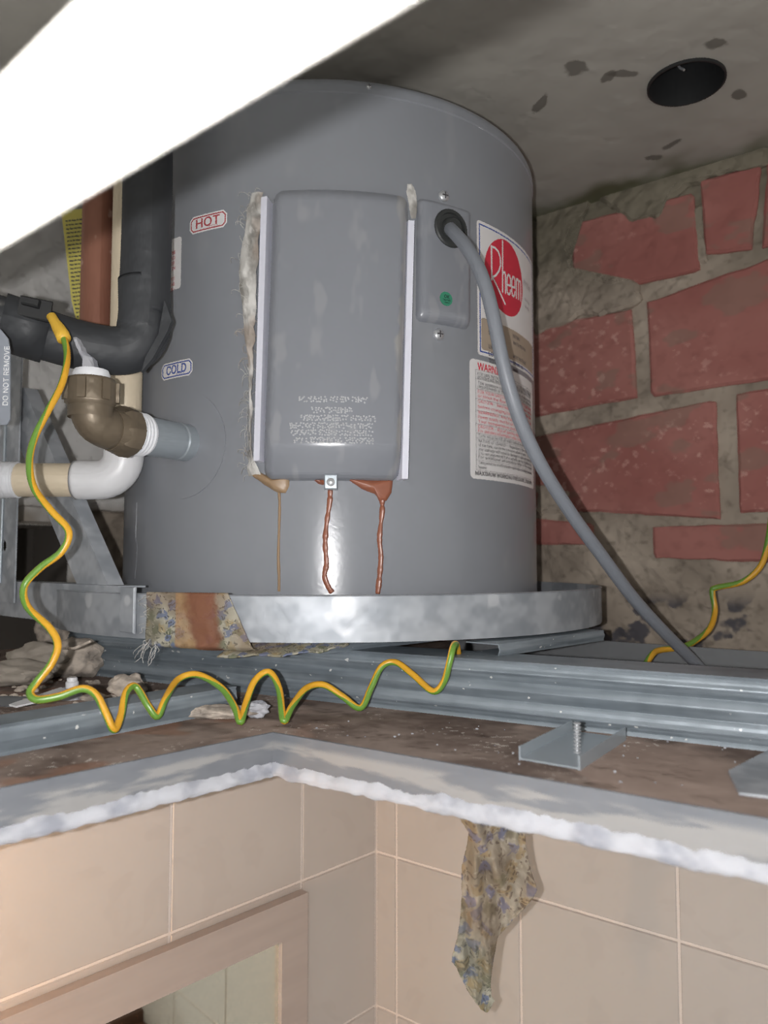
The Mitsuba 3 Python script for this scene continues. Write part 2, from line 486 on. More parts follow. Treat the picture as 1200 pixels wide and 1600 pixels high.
plain('mat_label_white', srgb(206, 204, 204), 0.45)
plain('mat_label_red', srgb(190, 48, 66), 0.45)
plain('mat_label_blue', srgb(52, 74, 142), 0.45)
plain('mat_label_black', srgb(64, 62, 66), 0.5)
plain('mat_label_grey', srgb(150, 140, 142), 0.5)
plain('mat_label_beige', srgb(156, 142, 126), 0.5)
plain('mat_label_green', srgb(52, 124, 98), 0.5)
plain('mat_label_dark_green', srgb(28, 66, 54), 0.5)
plain('mat_label_yellow', srgb(196, 186, 96), 0.6)
plain('mat_hot_red', srgb(160, 72, 76), 0.5)
plain('mat_rust', srgb(134, 82, 62), 0.35, spec=0.6)
plain('mat_rust_pale', srgb(140, 116, 90), 0.4, spec=0.5)
plain('mat_scrape', srgb(205, 206, 210), 0.6)
plain('mat_brown', srgb(84, 58, 46), 0.6)
scene['mat_mirror'] = {'type': 'twosided', 'bsdf': {'type': 'conductor', 'material': 'none', 'specular_reflectance': rgb(0.84, 0.88, 0.80)}}

# ------------------------------------------------------------------ the setting: slab, walls, floor, trims
hole = at_z(1072, 128, ZC)[:2]
slab = Polygon([(-1.6, -0.9), (1.6, -0.9), (1.6, 1.9), (-1.6, 1.9)]).difference(Point(hole).buffer(0.0355, 32))
m = extrude(slab, 0.12); m.apply_translation([0, 0, ZC])
obj('ceiling', m, 'mat_ceiling', kind='structure')
pipe = trimesh.creation.annulus(0.0345, 0.0362, 0.11, sections=48); pipe.apply_translation([hole[0], hole[1], ZC + 0.052])
cap = trimesh.creation.cylinder(0.035, 0.004, sections=40); cap.apply_translation([hole[0], hole[1], ZC + 0.105])
obj('core_hole', cat(pipe, cap), 'mat_black', 'ceiling', label='dark round hole cored through the slab')
# a wire end in the hole
w_, _ = tube(spline([[hole[0] - .01, hole[1] + .01, ZC + .07], [hole[0] - .008, hole[1], ZC + .02], [hole[0] - .004, hole[1] - .006, ZC + .008]]), 0.0012, 8)
obj('wire_end', w_, 'mat_steel', 'ceiling')

# brick wall
WJ = 0.349 / 1.0
corner = LW0 - DL * 0.349
sB = lambda u: on_line(u, BW0, DR)


def wall_sz(u, v, P0, D, N):
    q = on_plane(u, v, P0, N)
    return np.array([np.dot(q - P0, D), q[2]])


sc = float(np.dot(corner - BW0, DR))
m = place(extrude(sbox(sc, -0.30, 1.1, ZC + 0.01), 0.06), BW0, DR, UP, NR)
obj('wall_right', m, 'mat_mortar', kind='structure')


def brick(px, seed, depth=0.006, sz=None):
    q = np.array([wall_sz(u, v, BW0, DR, NR) for u, v in px]) if sz is None else np.array(sz)
    o = rough_outline(q, 0.008, 0.0022, seed)
    m = bevel_prism(o, depth, 0.0025, -0.002)
    m = place(m, BW0, DR, UP, -NR)
    return obj('brick', m, 'mat_brick', 'wall_right')


brick([(1097, 285), (1192, 258), (1174, 392), (1103, 399)], 1)
brick([(893, 352), (1086, 303), (1094, 424), (900, 468)], 2)
brick([(800, 520), (988, 484), (997, 622), (800, 658)], 3)
brick([(1012, 474), (1262, 386), (1268, 585), (1019, 620)], 4)
brick([(838, 684), (1119, 625), (1126, 811), (838, 795)], 5)
brick([(1152, 617), (1340, 585), (1345, 790), (1157, 803)], 6)
brick([(800, 806), (928, 818), (926, 852), (800, 850)], 7)
brick([(1022, 823), (1340, 815), (1345, 885), (1023, 872)], 8)
brick([(1200, 256), (1420, 190), (1420, 330), (1192, 388)], 9)
# the same wall goes on behind the heater and past the frame
for i, (s0, s1, z0, z1) in enumerate(((-0.42, -0.16, 0.06, 0.18), (-0.30, -0.05, 0.20, 0.33), (-0.42, -0.32, 0.20, 0.33), (-0.40, -0.12, -0.07, 0.04), (0.62, 0.90, 0.20, 0.33), (0.56, 0.84, 0.05, 0.18), (0.46, 0.66, 0.35, 0.45))):
    brick(None, 20 + i, sz=[(s0, z0), (s1, z0), (s1, z1), (s0, z1)])


def smear(px, seed, depth, mat='mat_mortar'):
    q = np.array([wall_sz(u, v, BW0, DR, NR) for u, v in px])
    o = rough_outline(q, 0.005, 0.007, seed)
    m = place(bevel_prism(o, depth, 0.004, -0.001), BW0, DR, UP, -NR)
    return obj('mortar_smear', m, mat, 'wall_right')


smear([(838, 325), (930, 300), (915, 330), (893, 345), (884, 375), (892, 410), (905, 440), (960, 452), (1000, 446), (1005, 470), (985, 484), (905, 498), (838, 530)], 3, 0.0085)
smear([(930, 300), (1000, 280), (1110, 250), (1200, 215), (1205, 262), (1130, 276), (1075, 296), (1040, 318), (1030, 345), (985, 350), (965, 335), (945, 318)], 5, 0.0085)
smear([(838, 752), (900, 770), (885, 806), (838, 800)], 7, 0.0075)
smear([(1075, 330), (1098, 318), (1106, 410), (1085, 415)], 8, 0.004)
# cement wall on the left, with a dark cavity low down
zt, zl = at(150, 815, 1.0)[2], at(150, 782, 1.0)[2]
sl = lambda u: on_line(u, LW0, DL)
hx0, hx1 = sl(158), sl(-70)
wl = Polygon([(-0.349, -0.30), (1.6, -0.30), (1.6, ZC + .01), (-0.349, ZC + .01)]).difference(sbox(hx0, -0.20, hx1, zt))
m = place(extrude(wl, 0.10), LW0, DL, UP, NL)
obj('wall_left', m, 'mat_cement', kind='structure')
cav = place(extrude(sbox(hx0 - .05, -0.25, hx1 + .05, zt + .05), 0.02), LW0 + NL * 0.22, DL, UP, NL)
cav2 = cat(place(extrude(sbox(hx0 - .05, zt, hx1 + .05, zt + .02), 0.12), LW0 + NL * 0.10, DL, UP, NL), place(extrude(sbox(hx0 - .05, -.25, hx0, zt), 0.12), LW0 + NL * 0.10, DL, UP, NL))
obj('cavity', cat(cav, cav2), 'mat_dark', 'wall_left', label='dark cavity low in the wall')
led = rough_outline([(sl(196), zl - .010), (sl(10), zl - .010), (sl(10), zl + .001), (sl(196), zl + .003)], 0.006, 0.002, 4)
obj('ledge', place(bevel_prism(led, 0.02, 0.004), LW0, DL, UP, -NL), 'mat_cement', 'wall_left', label='rough cement ledge')
lin = rough_outline([(sl(230), -0.12), (sl(118), -0.12), (sl(122), zl - .01), (sl(230), zl - .01)], 0.01, 0.001, 8)
obj('render_patch', place(bevel_prism(lin, 0.004, 0.002), LW0, DL, UP, -NL), 'mat_mortar', 'wall_left', label='brown bare render')

# ceiling board seen from above, with the opening the view comes through
TC = np.array([-0.0725, 0.51, 0])
DT = np.array([0.8145, -0.58, 0]); DT /= np.linalg.norm(DT)
far_r = BW0 + DR * 1.0
bd = Polygon([TC[:2], (TC + DT * 1.0)[:2], (far_r + NR * .05)[:2], (corner + NR * .05 + NL * 0.0)[:2], (LW0 + DL * 0.95 + NL * 0.08)[:2], (TC + DL * 0.9)[:2]])
m = extrude(bd, 0.012); m.apply_translation([0, 0, ZB - 0.012])
obj('floor', m, 'mat_board', kind='structure')


def miter(d1, d2):
    pass


def trim(idx, d, length, seed):
    """metal edge angle: upright face, flange on the board, and plaster along its lower edge."""
    inn = np.array([d[1], -d[0], 0])
    if np.dot(inn, [0, -1, 0]) < 0: inn = -inn                # towards the opening
    k = f'trim_{idx}'
    a = TC + inn * 0.002
    face = place(extrude(sbox(0, ZB - 0.024, length, ZB + 0.0012), 0.002), a - inn * 0.002, d, UP, inn) if np.linalg.det(np.stack([d, UP, inn])) > 0 else place(extrude(sbox(0, ZB - 0.024, length, ZB + 0.0012), 0.002), a, d, UP, -inn)
    # flange, cut on the mitre
    t = 0.016
    bis = unit(-(DT + DL))                                       # away from the opening at the corner
    mit = bis * t / abs(np.dot(bis, inn))
    fl = Polygon([TC[:2], (TC + d * length)[:2], (TC + d * length - inn * t)[:2], (TC + mit)[:2]])
    flm = extrude(fl, 0.0012); flm.apply_translation([0, 0, ZB])
    key = obj(k, cat(face), 'mat_trim', kind='structure')
    obj('flange', flm, 'mat_board', key, label='dusty flange on the board')
    # plaster bead: a ragged strip along the bottom edge
    n = int(length / 0.0025)
    s = np.linspace(-0.001, length, n)
    P = np.c_[s * 60, np.full(n, seed), np.zeros(n)]
    h = 0.0030 + 0.003 * meshkit.fbm(P, 4, seed) + 0.0035 * meshkit.fbm(P * 4, 4, seed + 1) + 0.007 * np.clip(meshkit.fbm(P * 0.25, 3, seed + 4) - 0.45, 0, 1)
    lo = -0.0010 - 0.0040 * meshkit.fbm(P * 2.2, 4, seed + 9)
    th = 0.0012 + 0.0030 * meshkit.fbm(P * 2.6, 4, seed + 2)
    rows = []
    for fr, tk in ((0, 0.0), (0.12, 0.75), (0.45, 1.0), (0.8, 0.55), (1.0, -0.15)):
        zz = ZB - 0.024 + lo + (h - lo) * fr
        rg = meshkit.fbm(np.c_[s * 160, np.full(n, fr * 6 + seed), np.zeros(n)], 3, seed + 7) - 0.5
        rows.append(a + s[:, None] * d + inn * (th * tk + rg * 0.0016 * (tk > 0))[:, None] + np.c_[np.zeros(n), np.zeros(n), zz])
    back = a + s[:, None] * d - inn * 0.006 + np.c_[np.zeros(n), np.zeros(n), ZB - 0.024 + lo]
    rows = [back] + rows
    V = np.vstack(rows); f = []
    for r in range(len(rows) - 1):
        i = r * n + np.arange(n - 1)
        f += [np.stack([i, i + 1, i + n + 1], 1), np.stack([i, i + n + 1, i + n], 1)]
    obj('plaster_bead', trimesh.Trimesh(V, np.vstack(f), process=False), 'mat_plaster', key, label='ragged white plaster along the lower edge', smooth=True)
    return key


trim(1, DL, 0.75, 3)
trim(2, DT, 0.85, 11)

# tiled bathroom walls below
TY = 0.80
C0 = np.array([(588 - 600) / F * TY, TY, 0])
zj = at(588, 1331, TY)[2]
TH, TW = 0.150, 0.1373
for name, d, n, first, L in (('wall_bathroom_right', DR, NR, 0.0251, 1.4), ('wall_bathroom_left', DL, NL, 0.0990, 1.1)):
    sgn = 1 if np.linalg.det(np.stack([d, UP, n])) > 0 else -1
    base = place(extrude(sbox(-0.02, -1.35, L, ZB - 0.0125), 0.02), C0 + n * 0.0015, d, UP, n)
    key = obj(name, base, 'mat_grout', kind='structure')
    edges = [0.0] + list(np.arange(first, L, TW))
    zs = [zj + TH * k for k in (1, 0, -1, -2, -3, -4)]
    for r in range(len(zs) - 1):
        for c in range(len(edges) - 1):
            z1, z0 = zs[r], zs[r + 1]
            if r == 0: z1 = min(z1, ZB - 0.014)
            g = 0.0012
            m = bevel_prism([(edges[c] + g, z0 + g), (edges[c + 1] - g, z0 + g), (edges[c + 1] - g, z1 - g), (edges[c] + g, z1 - g)], 0.0014, 0.0008)
            obj('tile', place(m, C0 + n * 0.0015, d, UP, -n), 'mat_tile', key)

# ------------------------------------------------------------------ the water heater
AX = np.array([-0.0558, 0.849, 0]); R = 0.22
EF = unit(AX); ER = np.array([EF[1], -EF[0], 0])
ZT0, ZT1 = -0.0560, 0.416


def cyl(th, z, r=R):
    th, z, r = np.broadcast_arrays(np.asarray(th, float), np.asarray(z, float), np.asarray(r, float))
    return AX + (np.sin(th) * r)[..., None] * ER - (np.cos(th) * r)[..., None] * EF + z[..., None] * UP


def tz(u, v, r=R):
    """(theta, z) where the view through pixel (u, v) meets the heater's jacket."""
    d = ray(u, v)
    a = d[0] ** 2 + d[1] ** 2; b = -2 * (d[0] * AX[0] + d[1] * AX[1]); c = AX[0] ** 2 + AX[1] ** 2 - r * r
    k = max(b * b - 4 * a * c, 0)
    t = (-b - math.sqrt(k)) / (2 * a)
    q = d * t - AX
    return math.atan2(np.dot(q, ER), -np.dot(q, EF)), q[2]


def wrap(mesh, th0, z0, off=0.0, rot=0.0, r=R):
    """bends a flat mesh (x to the right, y up, z outward) round the jacket."""
    v = np.array(mesh.vertices)
    c, s = math.cos(rot), math.sin(rot)
    x, y = v[:, 0] * c - v[:, 1] * s, v[:, 0] * s + v[:, 1] * c
    return trimesh.Trimesh(cyl(th0 + x / r, z0 + y, r + off + v[:, 2]), mesh.faces, process=False)


def sheet(poly, thick, size=0.007):
    m = extrude(poly, thick)
    v, f = trimesh.remesh.subdivide_to_size(m.vertices, m.faces, size)
    return trimesh.Trimesh(v, f, process=False)


heater = thing('water_heater', 'grey cylindrical electric water heater standing in a round metal tray', 'water heater')
pr = [(0, ZT0), (R - .004, ZT0), (R, ZT0 + .004), (R, -0.03), (R, 0.02), (R, 0.1), (R, 0.18), (R, 0.26), (R, 0.33), (R, ZT1 - .016), (R + .0012, ZT1 - .015), (R + .0012, ZT1 - .010)]
for a in np.linspace(0, 90, 7): pr.append((R - .009 + .0102 * math.cos(math.radians(a)), ZT1 - .010 + .010 * math.sin(math.radians(a))))
pr += [(R - .05, ZT1 + .002), (0, ZT1 + .006)]
m = lathe(pr, 160); m.apply_translation(AX)
obj('jacket', m, 'mat_tank', heater, smooth=40)


def pad(th0, th1, z0, z1, depth, fl, fr, fb, ft, rc, mat, name, nx=70, nz=110, lean=0.0, label=None, bend=0.0):
    """a shallow moulded box on the jacket: rounded sides with their own fillets."""
    xs = np.unique(np.concatenate([np.linspace(0, 1, nx), np.linspace(0, .12, 14), np.linspace(.88, 1, 14)]))
    W, H = (th1 - th0) * R, z1 - z0
    ys = np.unique(np.concatenate([np.linspace(0, 1, nz), np.linspace(0, .12, 20), np.linspace(.9, 1, 14), np.linspace(fb * .6, fb * 1.25, 40) / H]))
    X, Y = np.meshgrid(xs * W, ys * H)

    # distance-like inward measure with a rounded corner
    dx = np.where(X < W / 2, X / fl, (W - X) / fr)
    dy = np.where(Y < H / 2, Y / fb, (H - Y) / ft)
    dx, dy = np.clip(dx, 0, 1), np.clip(dy, 0, 1)
    hx = np.sqrt(np.clip(1 - (1 - dx) ** 2, 0, 1))
    t = 1 - dy
    hy = np.where(Y < H / 2, 1 - bend * (np.sqrt(t * t + .2 ** 2) - .2), np.sqrt(np.clip(1 - t * t, 0, 1))) if bend else np.sqrt(np.clip(1 - t * t, 0, 1))
    ax, ay = np.maximum(0, rc - np.minimum(X, W - X)), np.maximum(0, rc - np.minimum(Y, H - Y))
    e = rc - np.hypot(ax, ay)                                    # depth inside the rounded outline near its corners
    h = depth * hx * hy * np.sqrt(np.clip(1 - (1 - np.clip(e / (rc * .5), 0, 1)) ** 2, 0, 1))
    edge = np.minimum(Y, np.minimum(X, W - X))
    h = np.where((e <= 0) | (edge <= 0) | (Y >= H), -0.001, h)
    TH = th0 + X / R + lean * (Y - H / 2) / R
    V = cyl(TH, z0 + Y, R + h).reshape(-1, 3)
    n = len(xs)
    i = (np.arange(len(ys) - 1)[:, None] * n + np.arange(n - 1)[None]).ravel()
    f = np.vstack([np.stack([i, i + 1, i + n + 1], 1), np.stack([i, i + n + 1, i + n], 1)])
    uv = np.stack([(X - W / 2).ravel(), (Y).ravel()], 1)
    return obj(name, trimesh.Trimesh(V, f, process=False), mat, heater, smooth=True, uv=uv, label=label)


# main access cover
CD = 0.018
tl, _ = tz(414, 520, R + CD * .6); trr, _ = tz(637, 520, R + CD * .6)
zc0 = tz(520, 751, R + .004)[1]; zc1 = tz(520, 296, R + .004)[1]
LEAN = 0.028
cover = pad(tl, trr, zc0, zc1, CD, 0.012, 0.012, 0.030, 0.016, 0.012, 'mat_cover', 'access_cover', lean=LEAN, bend=.8, label='moulded plastic access cover with embossed lettering')
CW = (trr - tl) * R
# embossed lettering on the cover: small raised capitals
zc = lambda v: tz(520, v, R + CD)[1]
for (txt, u0, u1, v) in (('PLEASE KEEP DRY', 467, 566, 624), ('WARNING', 487, 545, 641), ('DISCONNECT POWER', 470, 578, 653), ('BEFORE REMOVING THIS', 452, 575, 665), ('COVER SERVICE ONLY', 455, 574, 676), ('BY LICENSED PERSON', 460, 574, 688)):
    t = meshkit.text_mesh(txt, 0.0042, 0.0006)
    t.apply_translation([-t.bounds[0][0], 0, 0])
    th0, z0 = tz(u0, v, R + CD); th1, _ = tz(u1, v, R + CD)
    w = (th1 - th0) * (R + CD)
    t.apply_scale([w / t.extents[0], 1, 1])
    fp_ = t.copy(); fp_.vertices[:, 2] = 0
    pts_, _ = trimesh.sample.sample_surface_even(fp_, 90, radius=.00115, seed=7)
    a_, r_ = np.meshgrid(np.arange(10) * .6283, np.array([.0003, .0006, .0008]))
    cap_v = np.vstack([[0, 0, .0014], np.c_[(np.cos(a_) * r_).ravel(), (np.sin(a_) * r_).ravel(), np.sqrt(.0014 ** 2 - r_.ravel() ** 2)]])
    k_ = np.arange(10); n_ = (k_ + 1) % 10
    cap_f = np.vstack([np.stack([k_ * 0, 1 + k_, 1 + n_], 1)] + [np.stack([1 + 10 * q + k_, 11 + 10 * q + k_, 11 + 10 * q + n_], 1) for q in (0, 1)] + [np.stack([1 + 10 * q + k_, 11 + 10 * q + n_, 1 + 10 * q + n_], 1) for q in (0, 1)])
    beads = [trimesh.Trimesh(cap_v + [q[0], q[1], -.00098], cap_f, process=False) for q in pts_]
    obj('lettering', wrap(cat(beads), th0, zc(v) - .002, CD - 0.0001, r=R), 'mat_dome', cover, smooth=True)


def edge_strip(p_top, p_bot, w_px, name):
    """a white gasket strip standing along the side of the cover."""
    n = 12
    rows = []
    for k in range(n + 1):
        f = k / n
        u = p_top[0] + (p_bot[0] - p_top[0]) * f; v = p_top[1] + (p_bot[1] - p_top[1]) * f
        ro = R + 0.0135
        a, z = tz(u, v, ro); b, _ = tz(u + w_px, v, ro)
        mid = (a + b) / 2; hw = (b - a) / 2
        rows.append(cyl([mid - hw, mid + hw, mid + hw, mid - hw], z, [R - .001, R - .001, ro + .001, ro]))
    V = np.vstack(rows); f = []
    for k in range(n):
        for j in range(4):
            a, b = k * 4 + j, k * 4 + (j + 1) % 4
            f += [[a, b, b + 4], [a, b + 4, a + 4]]
    f += [[0, 2, 1], [0, 3, 2], [n * 4, n * 4 + 1, n * 4 + 2], [n * 4, n * 4 + 2, n * 4 + 3]]
    return obj(name, trimesh.Trimesh(V, f, process=False), 'mat_strip', heater, label='white edge strip beside the access cover')


edge_strip((408, 308), (396, 720), 10, 'gasket_strip')
edge_strip((638, 344), (628, 748), 9, 'gasket_strip')

# mineral wool squeezed out beside the cover
random.seed(4); rng = np.random.default_rng(4)


def wool(rows, seed, amp):
    V, f = [], []
    nx = 16
    ys = np.linspace(rows[0][2], rows[-1][2], 90)
    L = np.interp(ys, [r[2] for r in rows], [r[0] for r in rows]); Rr = np.interp(ys, [r[2] for r in rows], [r[1] for r in rows])
    for k, v in enumerate(ys):
        for j in range(nx):
            t = j / (nx - 1)
            u = L[k] + (Rr[k] - L[k]) * t
            th, z = tz(u, v)
            nz_ = meshkit.fbm(np.array([[u * .11, v * .06, seed]]), 4, seed)[0]
            e = math.sin(math.pi * min(1, max(0, t * 0.72))) ** 0.6 * math.sin(math.pi * (k + .5) / 90) ** .25 if t > 0 else 0
            V.append(cyl(th + (nz_ - .5) * .012 * (t < .5), z, R - .0005 + amp * e * (0.35 + 1.1 * nz_)))
    i = (np.arange(89)[:, None] * nx + np.arange(nx - 1)[None]).ravel()
    f = np.vstack([np.stack([i, i + nx, i + nx + 1], 1), np.stack([i, i + nx + 1, i + 1], 1)])
    return trimesh.Trimesh(np.array(V), f, process=False)


WOOL = [(392, 413, 303), (386, 412, 330), (383, 410, 360), (376, 409, 395), (373, 407, 430), (378, 406, 470), (381, 404, 500), (383, 403, 530), (389, 402, 560), (392, 400, 610), (393, 398, 680), (392, 398, 716), (386, 405, 730), (388, 412, 745)]
wk = obj('insulation_wool', wool(WOOL, 5, 0.011), 'mat_wool', heater, smooth=True, label='mineral wool bulging out beside the cover')
fib = []
for k in range(150):
    v = rng.uniform(305, 745); r_ = [np.interp(v, [r[2] for r in WOOL], [r[j] for r in WOOL]) for j in (0, 1)]
    u = rng.uniform(r_[0] - 3, r_[1] - 6)
    th, z = tz(u, v); a = rng.uniform(0, 6.28); l = rng.uniform(.004, .011)
    q = [cyl(th + math.cos(a) * l * t / R, z + math.sin(a) * l * t + .002 * math.sin(t * 3), R + .002 + .006 * math.sin(t * 2.6)) for t in (0, .35, .7, 1)]
    fib.append(tube(spline(q, 3), 0.00022, 4, False)[0])
obj('fibres', cat(fib), 'mat_wool', wk, kind='stuff')
obj('insulation_wool', wool([(636, 643, 288), (635, 648, 300), (639, 650, 320), (643, 649, 342)], 9, 0.004), 'mat_wool', heater, smooth=True, label='tuft of wool at the cover corner')

# cable entry cover on the right
jt0, jz0 = tz(650, 505); jt1, _ = tz(731, 420)
jz1 = tz(690, 319)[1]
obj_j = pad(jt0, jt1, tz(690, 505, R + .005)[1], jz1, 0.0075, 0.012, 0.007, 0.012, 0.006, .006, 'mat_cover', 'cable_cover', 30, 50, lean=LEAN * .4, label='small cover where the cord goes in')


def screw(u, v, r=0.0052, off=0.0, parent=None):
    th, z = tz(u, v)
    prof = [(0, -.001), (r, -.001), (r, .0006), (r * .95, .0014), (r * .75, .0024), (r * .45, .0031), (0, .0034)]
    head = lathe(prof, 24)
    n = -EF * math.cos(th) + ER * math.sin(th)
    x, y, zz = frame_to(None, n)
    slot = cat(trimesh.creation.box([r * 1.1, r * .22, .0006]), trimesh.creation.box([r * .22, r * 1.1, .0006]))
    slot.apply_translation([0, 0, .0032])
    k = obj('screw', place(head, cyl(th, z, R + off), x, y, zz), 'mat_steel', parent or heater, smooth=50)
    obj('slot', place(slot, cyl(th, z, R + off), x, y, zz), 'mat_label_black', k) if parent is None else None


screw(693, 307); screw(685, 523)
screw(576, 137, 0.0026)

gth, gz = tz(705, 357, R + .008)
n_g = -EF * math.cos(gth) + ER * math.sin(gth)
gx, gy, gzz = frame_to(None, n_g)
gl = lathe([(0, -.002), (.0168, -.002), (.0171, .002), (.0160, .0032), (.0135, .0034), (.0130, .0012), (.0096, .0012), (.0086, .006), (.0066, .008), (0, .008)], 40)
obj('cable_gland', place(gl, cyl(gth, gz, R + .0065), gx, gy, gzz), 'mat_gland', heater, smooth=35, label='black rubber cable gland')

# clip with a screw under the cover
cth, cz = tz(517, 754, R + .006)
cl = bevel_prism([(-.0052, -.006), (.0052, -.006), (.0052, .0065), (-.0052, .0065)], 0.010, 0.001)
ck = obj('cover_clip', wrap(cl, cth, cz), 'mat_zinc', heater, label='metal clip holding the cover')
hd = lathe([(0, 0), (.0034, 0), (.0032, .0012), (.002, .002), (0, .0022)], 20)
n_c = -EF * math.cos(cth) + ER * math.sin(cth); cx, cy, czz = frame_to(None, n_c)
obj('screw', place(hd, cyl(cth, cz, R + .0098), cx, cy, czz), 'mat_steel', ck, smooth=40)


# rust runs below the cover
def drip(pts, rad, mat, label, seed):
    pp = [tz(u, v) for u, v in pts]
    q = spline([cyl(a, z, R) for a, z in pp], 10)
    n = len(q)
    k = meshkit.fbm(np.c_[np.arange(n) * .35, np.zeros(n), np.full(n, seed)], 3, seed)
    return obj('rust_run', tube(q, rad * (0.65 + .8 * k), 8)[0], mat, heater, label=label, smooth=True)


def drip_top(px, mat, seed, depth=.004):
    q = np.array([tz(u, v) for u, v in px]); c = q.mean(0)
    loc = np.c_[(q[:, 0] - c[0]) * R, q[:, 1] - c[1]]
    o = rough_outline(loc, 0.002, 0.0006, seed)
    return bevel_prism(o, depth, .002)if False else (wrap(bevel_prism(o, depth, 0.0025, -.001), c[0], c[1]))


obj('rust_crust', drip_top([(392, 742), (405, 738), (430, 748), (452, 748), (452, 760), (446, 770), (434, 770), (425, 764), (405, 752)], 'mat_rust_pale', 1), 'mat_rust_pale', heater, smooth=50)
obj('rust_crust', drip_top([(543, 749), (575, 750), (613, 750), (611, 770), (603, 783), (592, 783), (585, 772), (565, 764)], 'mat_rust', 2), 'mat_rust', heater, smooth=50)
obj('rust_crust', drip_top([(488, 748), (507, 748), (507, 758), (498, 756)], 'mat_rust', 3, .003), 'mat_rust', heater, smooth=50)
drip([(436, 768), (437, 790), (436, 830), (435, 870), (436, 900), (436, 924)], .0011, 'mat_rust_pale', 'thin pale rust run', 1)
drip([(516, 766), (515, 785), (510, 820), (508, 850), (510, 880), (507, 900), (513, 917), (519, 926)], .0021, 'mat_rust', 'orange rust run', 2)
drip([(597, 780), (597, 800), (593, 840), (595, 870), (593, 900), (590, 928)], .0021, 'mat_rust', 'orange rust run', 3)

# dish round the cold inlet, and the galvanised nipple
dth, dz = tz(285, 695)
n_d = -EF * math.cos(dth) + ER * math.sin(dth)
dx_, dy_, dzz = frame_to(None, n_d)
ring = sheet(Point(0, 0).buffer(.0475, 40), .0006, .006)
obj('inlet_dish', wrap(ring, dth, dz), 'mat_tank', heater, label='shallow pressed ring round the cold inlet')
nth, nz0 = tz(291, 692)
n_n = -EF * math.cos(nth) + ER * math.sin(nth)
NPT = cyl(nth, nz0, R)
nx_, ny_, nzz = frame_to(None, n_n)
nip = lathe([(0, -.005), (.0162, -.005), (.0162, .010), (.0153, .0112), (.0153, .0135), (.0160, .0145), (.0160, .060), (0, .060)], 40)
obj('inlet_nipple', place(nip, NPT, nx_, ny_, nzz), 'mat_zinc', heater, smooth=35, label='galvanised pipe nipple')

# stickers ------------------------------------------------------
def sticker_frame(left, right, top, bot):
    """theta and z limits of an upright rectangle seen through these pixels ((u,v) of left-mid, right-mid, top-mid, bottom-mid)."""
    return tz(*left)[0], tz(*right)[0], tz(*bot)[1], tz(*top)[1]


def flow_text(txt, height, w=None, bold=False):
    t = meshkit.text_mesh(txt, height, 0.00008, bold)
    t.apply_translation([-t.bounds[0][0], 0, 0])
    if w: t.apply_scale([w / t.extents[0], 1, 1])
    return t


def badge(word, px, mat, sub):
    t0, t1, z0, z1 = sticker_frame(*px)
    W, H = (t1 - t0) * R, z1 - z0
    c = H * .24
    octa = Polygon([(-W / 2 + c, -H / 2), (W / 2 - c, -H / 2), (W / 2, -H / 2 + c), (W / 2, H / 2 - c), (W / 2 - c, H / 2), (-W / 2 + c, H / 2), (-W / 2, H / 2 - c), (-W / 2, -H / 2 + c)])
    th, z = (t0 + t1) / 2, (z0 + z1) / 2
    k = obj(f'{word.lower()}_sticker', wrap(sheet(octa, .00012), th, z, .0001), 'mat_label_white', heater, label=f'white sticker reading {word}')
    rim = octa.buffer(-H * .085).difference(octa.buffer(-H * .155))
    obj('border', wrap(sheet(rim, .00008, .005), th, z, .00022), mat, k)
    t = flow_text(word, H * .50, W * .64, True)
    t.apply_translation([-W * .32, -H * .22, 0])
    obj('print', wrap(t, th, z, .00025), mat, k)
    s = flow_text('RHEEM 4', H * .07, W * .24)
    s.apply_translation([W * .02, -H * .30, 0])
    obj('print', wrap(s, th, z, .00025), mat, k)


badge('HOT', ((297, 350), (355, 342), (326, 333), (326, 360)), 'mat_hot_red', 'rheem')
badge('COLD', ((253, 578), (301, 572), (277, 564), (277, 590)), 'mat_label_blue', 'rheem')

# notice with red text, half behind the pipe
t1 = tz(283, 420)[0]; z1, z0 = tz(275, 372)[1], tz(275, 452)[1]
W, H = .062, z1 - z0
rr = sbox(-W, -H / 2, 0, H / 2).buffer(-.003).buffer(.003)
zc_ = (z0 + z1) / 2
k = obj('notice_sticker', wrap(sheet(rr, .00012), t1, zc_, .0001), 'mat_label_white', heater, label='white sticker with red printed lines')
prn = []
for i, s in enumerate(('VALVE MUST BE', 'NOT BE PLANNED', 'PRESSURE RELIEF', 'VALVE IN', '', 'WATER MUST', 'FLOW  THE', 'TAP OPEN-')):
    if not s: continue
    t = flow_text(s, .0030, None, True)
    t.apply_translation([-t.extents[0] - .008, H / 2 - .0145 - i * .0048, 0])
    prn.append(wrap(t, t1, zc_, .00025))
s = flow_text('1120894', .0018); s.apply_translation([-.024, -H / 2 + .004, 0]); prn.append(wrap(s, t1, zc_, .00025))
obj('print', cat(prn), 'mat_hot_red', k)

# brand label
bt0 = tz(745.5, 450)[0]
bz1, bz0 = tz(748, 344)[1], tz(744, 553)[1]
BWd, BH = .128, bz1 - bz0
lab = sbox(0, 0, BWd, BH).buffer(-.003).buffer(.003)
bl = obj('brand_label', wrap(sheet(lab, .00012), bt0, bz0, .0001), 'mat_label_white', heater, label='white brand label with a red disc')
obj('border', wrap(sheet(lab.buffer(-.0028).difference(lab.buffer(-.0040)), .00008, .006), bt0, bz0, .0002), 'mat_label_blue', bl)
z3 = lambda x, y: (735 + x / 6.957, 330 + y / 6.957)
pt3 = lambda x, y: tz(*z3(x, y))


def loc3(x, y):
    a, z = pt3(x, y)
    return ((a - bt0) * R, z - bz0)


